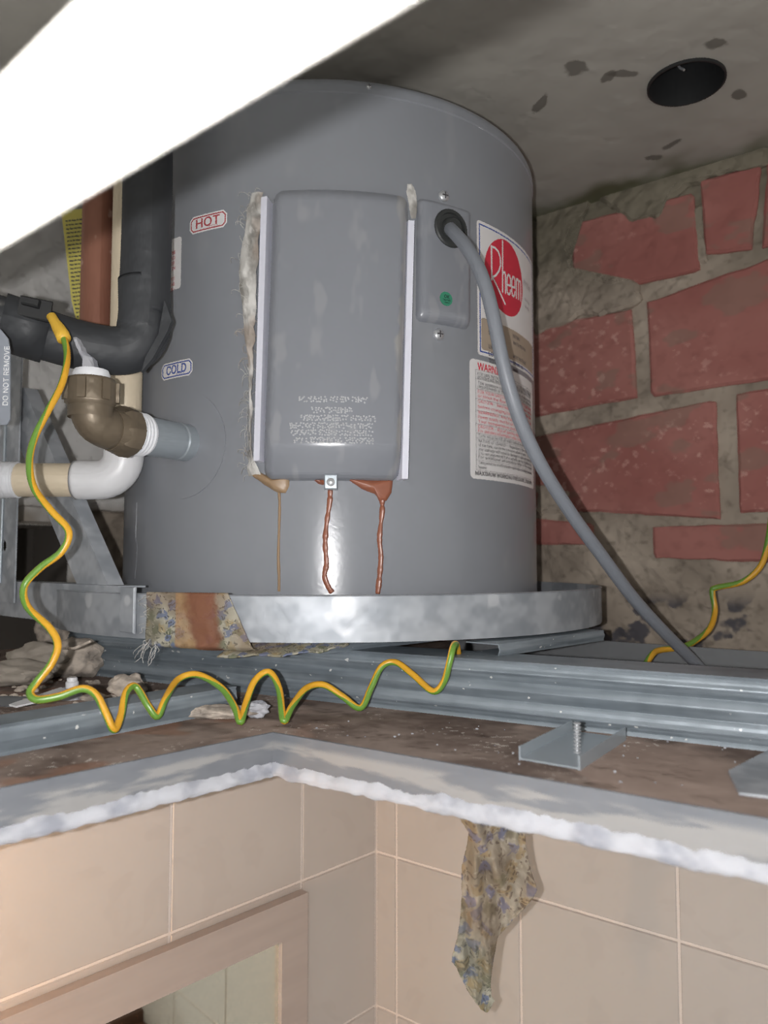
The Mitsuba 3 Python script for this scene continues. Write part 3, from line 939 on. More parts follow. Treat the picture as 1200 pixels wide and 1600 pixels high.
cxl, cyl_ = loc3(150, 560)[0], 0
xr = loc3(562, 800)[0]
zt_, zb_ = loc3(340, 292)[1], loc3(430, 1150)[1]
disc_c = ((cxl + xr) / 2, (zt_ + zb_) / 2); rx_, ry_ = (xr - cxl) / 2, (zt_ - zb_) / 2
from shapely import affinity
disc = affinity.translate(affinity.scale(Point(0, 0).buffer(1.0, 40), rx_, ry_), *disc_c)
obj('red_disc', wrap(sheet(disc, .00008, .005), bt0, bz0, .00024), 'mat_label_red', bl)
STROKES = [[(225, 380), (227, 560), (229, 745)],
           [(222, 385), (262, 398), (300, 440), (322, 510), (324, 590), (305, 655), (270, 700), (232, 722)],
           [(240, 722), (300, 850), (374, 1010)],
           [(346, 325), (346, 600), (346, 878)],
           [(346, 690), (356, 668), (369, 664), (378, 700), (378, 890)],
           [(396, 800), (432, 812), (432, 740), (422, 700), (408, 690), (396, 720), (393, 790), (394, 850), (402, 895), (416, 908), (428, 890), (432, 860)],
           [(447, 822), (480, 834), (480, 760), (471, 722), (459, 712), (448, 742), (445, 812), (446, 870), (453, 915), (465, 928), (476, 912), (480, 880)],
           [(495, 945), (495, 735)], [(495, 770), (502, 742), (512, 740), (519, 775), (519, 955)], [(519, 785), (526, 760), (536, 760), (543, 795), (543, 975)]]
st = unary_union([LineString([loc3(*q) for q in s]).buffer(.0010, 6) for s in STROKES])
obj('print', wrap(sheet(st, .00008, .004), bt0, bz0, .00036), 'mat_label_white', bl)
# beige data panel
px0 = loc3(115, 1140)[0]; pzt = loc3(150, 1140)[1]; pzb = loc3(115, 1500)[1]
beige = sbox(px0, pzb, BWd - .006, pzt - .002).buffer(-.003).buffer(.003)
bp = obj('data_panel', wrap(sheet(beige, .00008), bt0, bz0, .0002), 'mat_label_beige', bl)
prn = []
for i, s in enumerate(('MODEL', 'SERIAL', '', 'UPPER', 'LOWER', 'TOTAL')):
    if s:
        t = flow_text(s, .0040, None, True); t.apply_translation([px0 + .010, pzt - .009 - i * .0066, 0]); prn.append(wrap(t, bt0, bz0, .0003))
for i, s in enumerate(('RATING', 'WATER HEATER', '', 'MUST BE FILLED', 'BEFORE USE', 'MADE')):
    if s:
        t = flow_text(s, .0030, None, True); t.apply_translation([px0 + .052, pzt - .009 - i * .0066, 0]); prn.append(wrap(t, bt0, bz0, .0003))
obj('print', cat(prn), 'mat_label_black', bp)
prn = []
for i, (s, x, z, h) in enumerate((('RHEEM', xr + .004, zt_ - .030, .0055), ('ELECTRIC', xr + .008, zt_ - .045, .0026), ('HEATER', xr + .008, zt_ - .052, .0026))):
    t = flow_text(s, h); t.apply_translation([x, z, 0]); prn.append(wrap(t, bt0, bz0, .0003))
obj('print', cat(prn), 'mat_label_grey', bl)

# warning label
wt0 = tz(734, 650)[0]; wz1, wz0 = tz(738, 560)[1], tz(732, 747)[1]
WW, WH = .128, wz1 - wz0
lab = sbox(0, 0, WW, WH).buffer(-.005).buffer(.005)
wl_ = obj('warning_label', wrap(sheet(lab, .00012), wt0, wz0, .0001), 'mat_label_white', heater, label='white warning label with black and red print')
z2 = lambda y: tz(740, 550 + y / 7.617)[1] - wz0
LN = [('WARNING', 195, .0062, 'r', 1), ('FOR SAFE INSTALLATION OF THIS ELECTRIC WATER HEATER', 268, .0031, 'k', 0), ('provided with the heater by a licensed person. LOCAL CODES', 305, .0030, 'k', 0),
      ('This appliance must be installed with a valve that is in', 372, .0030, 'k', 0), ('requirements of the standard and is to be connected', 415, .0030, 'k', 0),
      ('FOR YOUR SAFETY - DO NOT STORE ITEMS NEAR', 478, .0030, 'r', 0), ('or block the flow of air around water heater', 528, .0028, 'r', 0),
      ('CAUTION - Some water may be hot from this outlet', 592, .0029, 'r', 0), ('before changing the temperature at the tap', 655, .0028, 'r', 0),
      ('WARNING: Any thermostat adjustment', 722, .0028, 'r', 0), ('Power supply must be out of circuit before service', 778, .0028, 'r', 0), ('Test temperature before use of the tap', 832, .0028, 'r', 0),
      ('CAUTION - Risk of electric shock, service only by', 895, .0030, 'r', 0), ('For detailed information refer to the owner manual', 945, .0028, 'r', 0),
      ('Tank must be full of water before power is turned on', 1002, .0028, 'k', 0), ('NATURE OF LEAKAGE - Regardless of the reason it may', 1065, .0028, 'k', 0),
      ('of the tank, due to the corrosive action of water. To reduce', 1115, .0028, 'k', 0), ('any leakage will result in damage to adjacent property it', 1165, .0028, 'k', 0),
      ('It is recommended that a suitable pan be installed under', 1215, .0028, 'k', 0), ('For additional information refer to the manual', 1260, .0028, 'k', 0),
      ('Temperature and Pressure relief valve, testing procedure', 1325, .0028, 'k', 0), ('heater.', 1380, .0028, 'k', 0), ('MAXIMUM WORKING PRESSURE 1000 kPa', 1460, .0036, 'k', 1)]
red, blk = [], []
for s, y, h, c, b in LN:
    t = flow_text(s, h, None, bool(b))
    x0 = .010 if y < 1440 else .006
    lim = WW - x0 - .010
    if t.extents[0] > lim or len(s) > 32: t.apply_scale([lim / t.extents[0], 1, 1])
    t.apply_translation([x0, z2(y), 0])
    t = trimesh.Trimesh(t.vertices, t.faces)
    (red if c == 'r' else blk).append(wrap(t, wt0, wz0, .0003))
obj('red_print', cat(red), 'mat_label_red', wl_)
rules = [sbox(.0072, z2(y), WW - .012, z2(y) + .00028) for y in (205, 312, 432, 550, 690, 850, 962, 1018, 1280, 1400)] + [sbox(.0072, z2(1400), .0075, z2(205))]
blk.append(wrap(sheet(unary_union(rules), .00008, .006), wt0, wz0, .0003))
obj('black_print', cat(blk), 'mat_label_black', wl_)

# round green sticker
oth, oz = tz(697, 467, R + .0075)
og = obj('test_sticker', wrap(sheet(Point(0, 0).buffer(.0062, 24), .0001, .004), oth, oz, .0076), 'mat_label_green', heater, label='small round green OK sticker')
prn = []
for s, w, h, y in (('OK', .0052, .0030, .0005), ('TESTED', .0076, .0014, -.0018), ('LINE 4', .005, .0010, -.0038)):
    t = flow_text(s, h, w, True); t.apply_translation([-w / 2 + .0006, y, 0]); prn.append(wrap(t, oth, oz, .00785))
obj('print', cat(prn), 'mat_label_dark_green', og)

# scraped paint near the top rim
sc_ = [[(736, 186), (742, 183), (750, 191), (757, 193), (763, 200), (764, 205), (756, 203), (748, 199), (744, 193)], [(708, 178), (718, 178), (722, 181), (712, 181)], [(728, 183), (736, 186), (734, 188)]]
ms = []
for i, s in enumerate(sc_):
    q = np.array([tz(u, v) for u, v in s]); c = q.mean(0)
    ms.append(wrap(sheet(Polygon(np.c_[(q[:, 0] - c[0]) * R, q[:, 1] - c[1]]).buffer(.0003), .0003, .004), c[0], c[1]))
obj('scraped_paint', cat(ms), 'mat_scrape', heater, label='white scraped paint near the top rim')
q = np.array([tz(u, v) for u, v in ((205, 785), (214, 785), (212, 840), (215, 855), (211, 905), (206, 905), (209, 845))]); c = q.mean(0)
obj('scraped_paint', wrap(sheet(Polygon(np.c_[(q[:, 0] - c[0]) * R, q[:, 1] - c[1]]), .0003, .006), c[0], c[1]), 'mat_cover', heater, label='pale scuff low on the jacket')

# ------------------------------------------------------------------ drip tray and what is wrapped round it
RT = 0.284
tray = thing('drip_tray', 'round galvanised drip tray under the grey water heater', 'tray')
rim = lathe([(RT - .0015, -.0580), (RT, -.0580), (RT, -.0245), (RT + .0006, -.0238), (RT - .0008, -.0232), (RT - .0015, -.0238), (RT - .0015, -.0580)], 180)
rim.apply_translation(AX)
obj('rim', rim, 'mat_galv', tray, smooth=40)
base = trimesh.creation.cylinder(RT - .001, .0015, sections=120); base.apply_translation(AX + [0, 0, -.0572])
obj('base', base, 'mat_galv', tray)


def cloth_grid(P, uvs, thick):
    """double-sided cloth from a grid of points (rows, cols, 3)."""
    r, c = P.shape[:2]
    du, dv = np.gradient(P, axis=1), np.gradient(P, axis=0)
    n = np.cross(du, dv); n /= np.linalg.norm(n, axis=2, keepdims=True) + 1e-12
    V = np.vstack([(P + n * thick / 2).reshape(-1, 3), (P - n * thick / 2).reshape(-1, 3)])
    i = (np.arange(r - 1)[:, None] * c + np.arange(c - 1)[None]).ravel()
    f1 = np.vstack([np.stack([i, i + 1, i + c + 1], 1), np.stack([i, i + c + 1, i + c], 1)])
    N = r * c
    f = [f1, f1[:, ::-1] + N]
    loop = np.concatenate([np.arange(c), c - 1 + c * np.arange(1, r), (r - 1) * c + np.arange(c - 2, -1, -1), c * np.arange(r - 2, 0, -1)])
    a, b = loop, np.roll(loop, -1)
    f += [np.stack([a, a + N, b + N], 1), np.stack([a, b + N, b], 1)]
    return trimesh.Trimesh(V, np.vstack(f), process=False), np.vstack([uvs.reshape(-1, 2)] * 2)


def tray_th(u, v, r=RT):
    return tz(u, v, r)


# rag wrapped over the tray's rim
ta = tray_th(233, 950)[0]; tb0 = tray_th(352, 920)[0]; tb1 = tray_th(402, 990)[0]
nr, nc = 44, 60
P = np.zeros((nr, nc, 3)); UVs = np.zeros((nr, nc, 2))
for i in range(nr):
    f = i / (nr - 1)                       # 0 top inside, down the face, then out over the channel
    for j in range(nc):
        g = j / (nc - 1)
        tb = tb0 + (tb1 - tb0) * min(1, f * 1.15)
        th = ta + (tb - ta) * g
        wr = meshkit.fbm(np.array([[th * 26, f * 3.2, 1.0]]), 3, 3)[0] - .5
        if f < 0.12: z, r_ = -.0245 + .0022 * math.sin(f / .12 * math.pi / 2), RT - .006 + .0085 * f / .12
        elif f < .80: z, r_ = -.0223 - (f - .12) / .68 * .040, RT + .0028 + .004 * max(0, (f - .4)) * (0.5 + wr)
        else: z, r_ = -.0623 - .0035 * math.sin((f - .8) / .2 * math.pi * .5) - .004 * abs(wr), RT + .004 + (f - .8) / .2 * (-.045)
        P[i, j] = cyl(th, z, r_ + .0035 * wr)
        UVs[i, j] = ((th - ta) * RT, f * .075)
m, uv = cloth_grid(P, UVs, .0009)
wr_ = obj('wrapped_rag', m, 'mat_wrap', smooth=True, uv=uv, label='rust stained printed rag wrapped over the rim of the drip tray', cat='rag')
fr = []
for k in range(26):
    th = ta + rng.uniform(-.004, .05) * (1 if k < 16 else .3); z = rng.uniform(-.064, -.056) if k < 16 else rng.uniform(-.06, -.024)
    p0 = cyl(th, z, RT + .004)
    d = np.array([rng.uniform(-.010, .004), rng.uniform(-.006, 0), rng.uniform(-.016, -.002)])if k < 16 else np.array([-rng.uniform(.003, .008), 0, rng.uniform(-.004, .004)])
    q = [p0, p0 + d * .4 + [0.002 * math.sin(k), 0, .0015], p0 + d * .75 + [-.002 * math.cos(k), 0, 0], p0 + d]
    fr.append(tube(spline(q, 4), .00018, 5, False)[0])
obj('loose_threads', cat(fr), 'mat_wool', wr_, kind='stuff')
# flat fold of the same rag squeezed under the tray
nr, nc = 14, 60
P = np.zeros((nr, nc, 3)); UVs = np.zeros((nr, nc, 2))
for i in range(nr):
    for j in range(nc):
        g, f = j / (nc - 1), i / (nr - 1)
        th = tray_th(345, 995)[0] + (tray_th(548, 1000)[0] - tray_th(345, 995)[0]) * g
        wv = meshkit.fbm(np.array([[th * 30, f * 2, 4.0]]), 3, 8)[0]
        P[i, j] = cyl(th, -.0600 - .0075 * f * (1 - g * g * .8) - .004 * (wv - .4) * f, RT - .03 + .036 * f * (1 - .9 * g ** 4))
        UVs[i, j] = (g * .12 + .2, f * .03)
m, uv = cloth_grid(P, UVs, .0012)
obj('flap', m, 'mat_rag', wr_, smooth=True, uv=uv)

# rag hanging below the ceiling board
zr = lambda x, y: (680 + x / 4.572, 1250 + y / 4.572)
LEFT = [(-1150, 60), (-200, 110), (60, 145), (150, 185), (230, 243), (300, 235), (380, 215), (480, 190), (680, 190), (850, 180), (1000, 156), (1100, 126), (1160, 122), (1190, 155), (1300, 200), (1400, 258), (1500, 330), (1516, 358)]
RIGHT = [(-1150, 540), (-200, 590), (60, 625), (170, 637), (280, 641), (420, 662), (540, 692), (640, 728), (660, 722), (760, 650), (850, 560), (980, 442), (1150, 411), (1270, 394), (1400, 400), (1432, 424), (1500, 386), (1516, 368)]
ys = np.unique(np.concatenate([np.linspace(-330, 1516, 110), [640, 660, 1160, 1190, 1432]]))
nc = 34
P = np.zeros((len(ys), nc, 3)); UVs = np.zeros((len(ys), nc, 2))
for i, y in enumerate(ys):
    l, r_ = np.interp(y, [q[0] for q in LEFT], [q[1] for q in LEFT]), np.interp(y, [q[0] for q in RIGHT], [q[1] for q in RIGHT])
    for j in range(nc):
        x = l + (r_ - l) * j / (nc - 1)
        w1 = meshkit.fbm(np.array([[x / 95, y / 240, 2.0]]), 4, 6)[0] - .5
        fold = .006 * math.exp(-((x - (300 + (y - 200) * .42)) / 45) ** 2) * (1 if 150 < y < 650 else .3) + .005 * math.exp(-((x - 285) / 40) ** 2)
        u, v = zr(x, y)
        P[i, j] = at(u, v, .552 + .030 * w1 - fold * 1.5)
        UVs[i, j] = (P[i, j][0] * 1.0 + .5, P[i, j][2] + .5)
m, uv = cloth_grid(P, UVs, .0010)
obj('hanging_rag', m, 'mat_rag', smooth=True, uv=uv, label='dirty printed rag hanging down over the tiled wall', cat='rag')

# ------------------------------------------------------------------ wall bracket left of the tray
br = thing('wall_bracket', 'galvanised steel bracket with a diagonal brace left of the heater', 'bracket')
A, B = at(203, 950, .602), at(0, 940, .79)
A[2] = B[2] = 0
dirb = unit(B - A); nb = np.array([dirb[1], -dirb[0], 0]); nb = nb if nb[1] < 0 else -nb
z0, z1 = -.0530, -.0190
arm = cat(place(extrude(sbox(-.004, z0, .62, z1), .0016), A, dirb, UP, np.cross(dirb, UP)), bar(A + dirb * .02 + UP * z1 - nb * .012, A + dirb * .62 + UP * z1 - nb * .012, .024, .0016))
obj('arm', arm, 'mat_bracket', br)
obj('joint_plate', place(bevel_prism([(-.010, z0 - .001), (.012, z0 - .001), (.012, z1 + .0005), (-.010, z1 + .0005)], .0022, .0008), A + nb * .0002, dirb, UP, nb), 'mat_bracket', br, label='folded joint plate')
# brace and upright stand just behind the arm
PB = A - nb * .004


def plane_pt(u, v, off):
    return on_plane(u, v, A - nb * off, nb)


q = [plane_pt(u, v, .006) for u, v in ((121, 915), (168, 915), (36, 606), (-8, 606))]
sq = [(np.dot(p - A, dirb), p[2]) for p in q]
obj('brace', cat(place(extrude(Polygon(sq), .0016), A - nb * .006, dirb, UP, np.cross(dirb, UP)),
                 place(extrude(Polygon([sq[1], sq[2], (sq[2][0] - .0016, sq[2][1]), (sq[1][0] - .0016, sq[1][1])]), .014), A - nb * .020 if np.dot(np.cross(dirb, UP), nb) > 0 else A - nb * .006, dirb, UP, np.cross(dirb, UP))), 'mat_bracket', br)
ul, ur = plane_pt(-4, 850, .002), plane_pt(32, 850, .002)
s0, s1 = np.dot(ul - A, dirb), np.dot(ur - A, dirb)
hc = plane_pt(14, 853, .002)
up_poly = sbox(min(s0, s1), z1 - .02, max(s0, s1), .23).difference(Point(np.dot(hc - A, dirb), hc[2]).buffer(.0058, 20))
obj('upright', place(extrude(up_poly, .0016), A + nb * .002 - np.cross(dirb, UP) * .0008, dirb, UP, np.cross(dirb, UP)), 'mat_bracket', br)
rp = plane_pt(2, 850, -.004)
obj('rod', tube(np.array([[rp[0], rp[1], -.02], [rp[0], rp[1], .1], [rp[0], rp[1], .22]]), .0016, 10)[0], 'mat_zinc', br, smooth=True)

# ------------------------------------------------------------------ pipes on the left
ip = thing('insulated_pipe', 'copper pipe in black foam insulation bending up beside the heater', 'pipe')
ctr = [(225, -260, .62), (225, 180, .62), (226, 420, .62), (226, 495, .62)]
foam_v = np.array([at(u, v, Y) for u, v, Y in ctr])
foam_v[:, 0] = foam_v[-1, 0]
foam_v[0, 2] = ZC
obj('foam_sleeve', tube(np.vstack([np.linspace(foam_v[i], foam_v[i + 1], 12, endpoint=False) for i in range(3)] + [foam_v[-1:]]), .0207, 36,
    rfun=lambda s, a: 1 + .035 * np.sin(2 * a + s * 9) + .02 * np.sin(3 * a + s * 31))[0], 'mat_foam', ip, smooth=True)
pts = [at(226, 440, .62), at(226, 490, .62), at(222, 522, .62), at(208, 541, .617), at(185, 548, .613), at(150, 545, .605), at(110, 536, .597), at(60, 520, .585), at(0, 503, .572), at(-80, 482, .555), at(-160, 462, .54)]
sp = spline(pts, 8)
rr = np.interp(np.arange(len(sp)), [0, 8, 14, 24, 32, len(sp)], [.0208, .0212, .0220, .0205, .0200, .0200])
obj('foam_elbow', tube(sp, rr, 36, rfun=lambda s, a: 1 + .03 * np.sin(2 * a + s * 20) + .015 * np.sin(5 * a + s * 70))[0], 'mat_foam', ip, smooth=True)
flap = [at(u, v, .606) for u, v in ((258, 470), (269, 502), (262, 520), (240, 560), (222, 582), (228, 560), (250, 520), (255, 500))]
fl = np.array(flap); c = fl.mean(0); V = np.vstack([fl + [0, -.002, 0], fl + [0, .004, 0], [c + [0, -.002, 0]], [c + [0, .004, 0]]]); n = len(fl); i = np.arange(n); j = (i + 1) % n
obj('foam_flap', trimesh.Trimesh(V, np.vstack([np.stack([i, j, np.full(n, 2 * n)], 1), np.stack([j + n, i + n, np.full(n, 2 * n + 1)], 1), np.stack([i, i + n, j + n], 1), np.stack([i, j + n, j], 1)]), process=False), 'mat_foam', ip, label='cut corner of the foam')
# torn tape on the foam
tp = np.array([at(u, v, Y) for u, v, Y in ((118, 530, .578), (123, 529, .578), (132, 548, .577), (146, 560, .577), (150, 575, .577), (146, 588, .577), (133, 588, .577), (134, 568, .577), (128, 555, .577))])
t2 = rough_outline(tp[:, [0, 2]], .0012, .0012, 5)
obj('torn_tape', place(bevel_prism(t2, .012, .002), np.array([0, .5835, 0]), np.array([1.0, 0, 0]), UP, np.array([0, -1.0, 0])), 'mat_plaster', ip, label='torn white tape')

cp0 = at(152, 530, .72)
cpp = np.array([[cp0[0], cp0[1], cp0[2] - .04], [cp0[0], cp0[1], .15], [cp0[0] - .001, cp0[1], .3], [cp0[0], cp0[1], ZC]])
obj('copper_pipe', tube(spline(cpp, 8), .0156, 32)[0], 'mat_copper', smooth=True, label='bare copper pipe rising behind the black foam pipe', cat='pipe')

# cream plastic pipe with a white elbow
pv = thing('plastic_pipe', 'cream plastic pipe with a white elbow under the brass fitting', 'pipe')
YP = .69
e0, e1 = at(118, 750, YP), at(196, 690, YP)
zc_h = at(118, 750, YP)[2]; xv = at(196, 600, YP)[0]
path = [np.array([at(-120, 750, YP)[0], YP, zc_h]), np.array([e0[0] + .012, YP, zc_h])]
obj('horizontal_pipe', tube(np.linspace(path[0], path[1], 6), .0152, 32)[0], 'mat_cream_plastic', pv, smooth=True)
obj('vertical_pipe', tube(np.linspace([xv, YP, zc_h + .03], [xv, YP, ZC], 8), .0146, 32)[0], 'mat_cream_plastic', pv, smooth=True)
rb = xv - e0[0] - .017
arc = [np.array([e0[0], YP, zc_h]), np.array([xv - .022, YP, zc_h])] + [np.array([xv - .022 + .022 * math.sin(a), YP, zc_h + .022 - .022 * math.cos(a)]) for a in np.radians(np.linspace(10, 90, 9))] + [np.array([xv, YP, zc_h + .045])]
arc = np.array(arc)
obj('elbow', tube(np.vstack([np.linspace(arc[0], arc[1], 6, endpoint=False), arc[1:]]), .0176, 36)[0], 'mat_white_plastic', pv, smooth=True, label='white elbow')
tpx = np.linspace(at(-60, 750, YP)[0], at(30, 750, YP)[0], 60)
obj('thread_tape', tube(np.c_[tpx, np.full(60, YP), np.full(60, zc_h)], .0158 + .0010 * rng.random(60), 32)[0], 'mat_tape', pv, smooth=True, label='white tape wound round the pipe')

# brass union elbow on the cold inlet
be = thing('brass_elbow', 'dull brass union elbow joining the cold inlet of the heater', 'pipe fitting')
CE = NPT + n_n * .098
obj('thread_tape', place(lathe([(0, .046), (.0168, .046)] + [(.0172 + .0007 * (k % 2), .047 + .0016 * k) for k in range(9)] + [(.0172, .061), (0, .061)], 40), NPT, nx_, ny_, nzz), 'mat_tape', be, label='white thread tape', smooth=30)
col = lathe([(0, .058), (.0172, .058), (.0192, .0595), (.0198, .064), (.0192, .071), (.0178, .076), (.0165, .080), (0, .080)], 6)
hexa = lathe([(0, .060), (.0196, .060), (.0205, .062), (.0205, .071), (.0180, .076), (0, .077)], 8)
obj('socket', cat(place(lathe([(0, .0585), (.0176, .0585), (.0190, .060), (.0192, .066), (.0180, .074), (.0166, .080), (0, .080)], 40), NPT, nx_, ny_, nzz), place(hexa, NPT, nx_, ny_, nzz)), 'mat_brass', be, smooth=35)
ep = [NPT + n_n * .074, NPT + n_n * .084] + [CE + n_n * (-.014 + .014 * math.sin(a)) + UP * (.014 - .014 * math.cos(a)) for a in np.radians(np.linspace(15, 90, 7))] + [CE + UP * .022, CE + UP * .032]
obj('elbow_body', tube(np.array(ep), np.array([.0162, .0158] + [.0150] * 7 + [.0146, .0146]), 36)[0], 'mat_brass', be, smooth=True)
cu = lambda prof, n=40: place(lathe(prof, n), CE, np.array([1.0, 0, 0]), np.array([0, 1.0, 0]), UP)
zN = at(147, 655, CE[1])[2] - CE[2]
zH = at(147, 592, CE[1])[2] - CE[2]
hN = zH - zN
obj('collar', cu([(0, .028), (.0150, .028), (.0164, zN + .001), (.0166, zN + .013), (.0150, zN + .0135), (0, zN + .0135)]), 'mat_brass', be, smooth=35)
nut = cu([(0, zN + .0095), (.0168, zN + .0095), (.0180, zN + .0115), (.0186, zN + .013), (.0186, zH - .003), (.0172, zH - .0005), (.0150, zH), (0, zH)])
lugs = []
for k in range(7):
    a = 2 * math.pi * k / 7 + .25
    b = trimesh.creation.box([.0034, .0060, hN - .016]); b.apply_translation([.0190, 0, 0])
    b.apply_transform(trimesh.transformations.rotation_matrix(a, [0, 0, 1])); b.apply_translation([0, 0, (zN + .012 + zH - .002) / 2])
    b.apply_translation(CE); lugs.append(b)
obj('union_nut', cat([nut] + lugs), 'mat_brass', be, smooth=35)
obj('inlet_tail', cu([(0, zH - .001), (.0118, zH - .001), (.0118, zH + .005), (0, zH + .005)]), 'mat_copper', be, smooth=35)
obj('thread_tape', cu([(0, zH - .0005), (.0132, zH - .0005), (.0138, zH + .003), (.0124, zH + .0065), (0, zH + .0065)]), 'mat_tape', be, smooth=35, label='white thread tape')

# earth clamp on the foam pipe, wire lug, and the metal tag
ec = thing('earth_clamp', 'grimy metal earth clamp strapped on the pipe where the wire starts', 'clamp')
c0, c1 = at(16, 492, .560), at(74, 506, .566)
c0[2] -= .004
obj('strap', tube(np.array([at(2, 503, .572), at(40, 514, .580), at(72, 523, .587)]), .0218, 28, rfun=lambda s, a: 1 + .03 * np.sin(3 * a + s * 60))[0], 'mat_foam', ec, smooth=True, label='grimy strap round the pipe')
obj('lug_plate', cat(bar(at(30, 478, .560), at(80, 488, .566), .004, .016, ch=.001), bar(at(36, 470, .558), at(62, 476, .560), .008, .006, ch=.001)), 'mat_black', ec)
tg = thing('metal_tag', 'stamped aluminium tag at the frame edge hanging below the earth clamp', 'tag')
YT = .53
tagp = [(-40, 505), (2, 515), (14, 530), (17, 548), (17, 655), (12, 664), (-40, 666)]
q = np.array([[at(u, v, YT)[0], at(u, v, YT)[2]] for u, v in tagp])
m = extrude(Polygon(q).buffer(-.001).buffer(.001), .0012)
obj('plate', place(m, np.array([0, YT, 0]), np.array([1.0, 0, 0]), UP, np.array([0, -1.0, 0])), 'mat_tag', tg)
t = meshkit.text_mesh('DO NOT REMOVE', .0036, .0004); t.apply_translation([-t.bounds[0][0], 0, 0])
L_ = at(8, 542, YT)[2] - at(8, 634, YT)[2]
t.apply_scale([L_ / t.extents[0], 1, 1])
b0 = at(13.5, 634, YT)
obj('lettering', place(t, np.array([b0[0], YT - .0012, b0[2]]), UP, np.array([-1.0, 0, 0]), np.array([0, -1.0, 0])), 'mat_white_plastic', tg)

# yellow label behind the copper pipe
yl = thing('paper_label', 'yellow paper label with small print hanging behind the copper pipe', 'label')
YL = .80
pl = [(96, 330), (140, 325), (140, 520), (124, 520), (112, 470)]
q = np.array([[at(u, v, YL)[0], at(u, v, YL)[2]] for u, v in pl])
obj('paper', place(extrude(Polygon(q), .0006), np.array([0, YL, 0]), np.array([1.0, 0, 0]), UP, np.array([0, -1.0, 0])), 'mat_label_yellow', yl)
ln = []
rl = np.random.default_rng(2)
for k in range(26):
    v = 345 + k * 6.2
    l = np.interp(v, [330, 470, 520], [101, 115, 127])
    x = l
    while x < 134:
        w = rl.uniform(2.5, 7)
        a, b = at(x, v + (x - l) * -.12, YL), at(min(x + w, 136), v + (x - l) * -.12 + 2.2, YL)
        ln.append(sbox(a[0], b[2], b[0], a[2])); x += w + 1.3
obj('print', place(extrude(unary_union(ln), .0003), np.array([0, YL - .0006, 0]), np.array([1.0, 0, 0]), UP, np.array([0, -1.0, 0])), 'mat_label_black', yl, kind='stuff')

# ------------------------------------------------------------------ steel channels on the board
def channel_profile(h, d, ribs, t=.0008):
    """C-section outline in (depth, height): open at the back; the face is ribbed."""
    ys = np.linspace(0, h, 60)
    off = np.zeros(60)
    for (y, w, a) in ribs: off += a * np.exp(-((ys / h - y) / w) ** 2)
    face = [(-o, y) for o, y in zip(off, ys)]
    line = [(d, 0)] + face + [(d, h)]
    return LineString(line).buffer(t / 2, cap_style=2, join_style=2).simplify(.00005)


def channel(name, a, b, h, d, ribs, z, mat, **kw):
    a, b = np.array([a[0], a[1], z]), np.array([b[0], b[1], z])
    y = unit(b - a); x = np.array([y[1], -y[0], 0])
    if x[1] < 0: x = -x                       # depth runs away from the viewer
    m = extrude(channel_profile(h, d, ribs), np.linalg.norm(b - a))
    m = place(m, a, x, UP, y)
    if m.volume < 0: m.invert()
    return obj(name, m, mat, smooth=25, **kw)


YC = lambda u: .46 * 2600 / (u + 1400)
cp = lambda u: np.array([(u - 600) / F * YC(u), YC(u)])
CRIB = [(.05, .03, -.0012), (.18, .035, .0014), (.35, .05, -.0016), (.52, .05, .0014), (.66, .05, -.0016), (.82, .035, .0014), (.95, .03, -.0012)]
channel('ceiling_channel', cp(112), cp(1700), .0415, .045, CRIB, ZB + .0004, 'mat_channel', label='long ribbed galvanised channel passing in front of the drip tray', cat='steel channel')
YF = lambda u: .447 * 1540 / (1540 - u)
fp = lambda u: np.array([(u - 600) / F * YF(u), YF(u)])
channel('ceiling_channel', fp(372), fp(-330), .0172, .03, [(.1, .06, -.0008), (.5, .12, .001), (.9, .06, -.0008)], ZB + .0004, 'mat_channel', label='low galvanised channel running along the left opening edge', cat='steel channel')
# cross channel under the tray
d_c = -DL
p_c = at_z(735, 1030, -.068)
channel('ceiling_channel', (p_c + d_c * .035)[:2], (p_c + d_c * .20)[:2], .0085, .03, [(.5, .2, .001)], -.0690, 'mat_channel', label='dark cross channel lying under the drip tray', cat='steel channel')
channel('ceiling_channel', (at_z(500, 1020, -.068))[:2], (at_z(500, 1020, -.068) + d_c * .20)[:2], .0085, .03, [(.5, .2, .001)], -.0690, 'mat_channel', label='second cross channel hidden mostly beneath the tray middle', cat='steel channel')

# grey upstand at the foot of the brick wall
a, b = at_z(820, 1030, ZB), at_z(1420, 1084, ZB)
d_ = unit(b - a); n_ = np.array([d_[1], -d_[0], 0]); n_ = n_ if n_[1] > 0 else -n_
m = cat(place(extrude(sbox(-.10, ZB, np.linalg.norm(b - a), -.0835), .003), np.array([a[0], a[1], 0]), d_, UP, np.cross(d_, UP)))
obj('baseboard_right', m, 'mat_grey_paint', kind='structure')

# small track, its screw, a loose plate
tk = thing('short_track', 'short galvanised track with a screw in it between channel and trim', 'track')
p0 = at_z(905, 1204, ZB); p1 = at_z(812, 1188, ZB)
w_d = unit(p1 - p0); l_d = np.array([.55, .83, 0]); l_d = unit(l_d)
W_ = np.linalg.norm(p1 - p0); L_ = .085; H_ = .0078; t_ = .001
base = place(extrude(Polygon([(0, 0), (W_, 0), (W_, L_), (0, L_)]), t_), p0 + UP * .0004, w_d, l_d, UP)
s1 = bar(p0 + UP * (H_ / 2), p0 + l_d * L_ + UP * (H_ / 2), t_, H_); s2 = bar(p1 + UP * (H_ / 2), p1 + l_d * L_ + UP * (H_ / 2), t_, H_)
for m in (base, s1, s2):
    if m.volume < 0: m.invert()
obj('base', base, 'mat_zinc', tk); obj('side', s1, 'mat_zinc', tk); obj('side', s2, 'mat_zinc', tk)
sp0 = at_z(905, 1183, ZB + .001) + l_d * .008 + w_d * .004
hel = np.array([sp0 + [0, 0, z] for z in np.linspace(0, .0175, 60)])
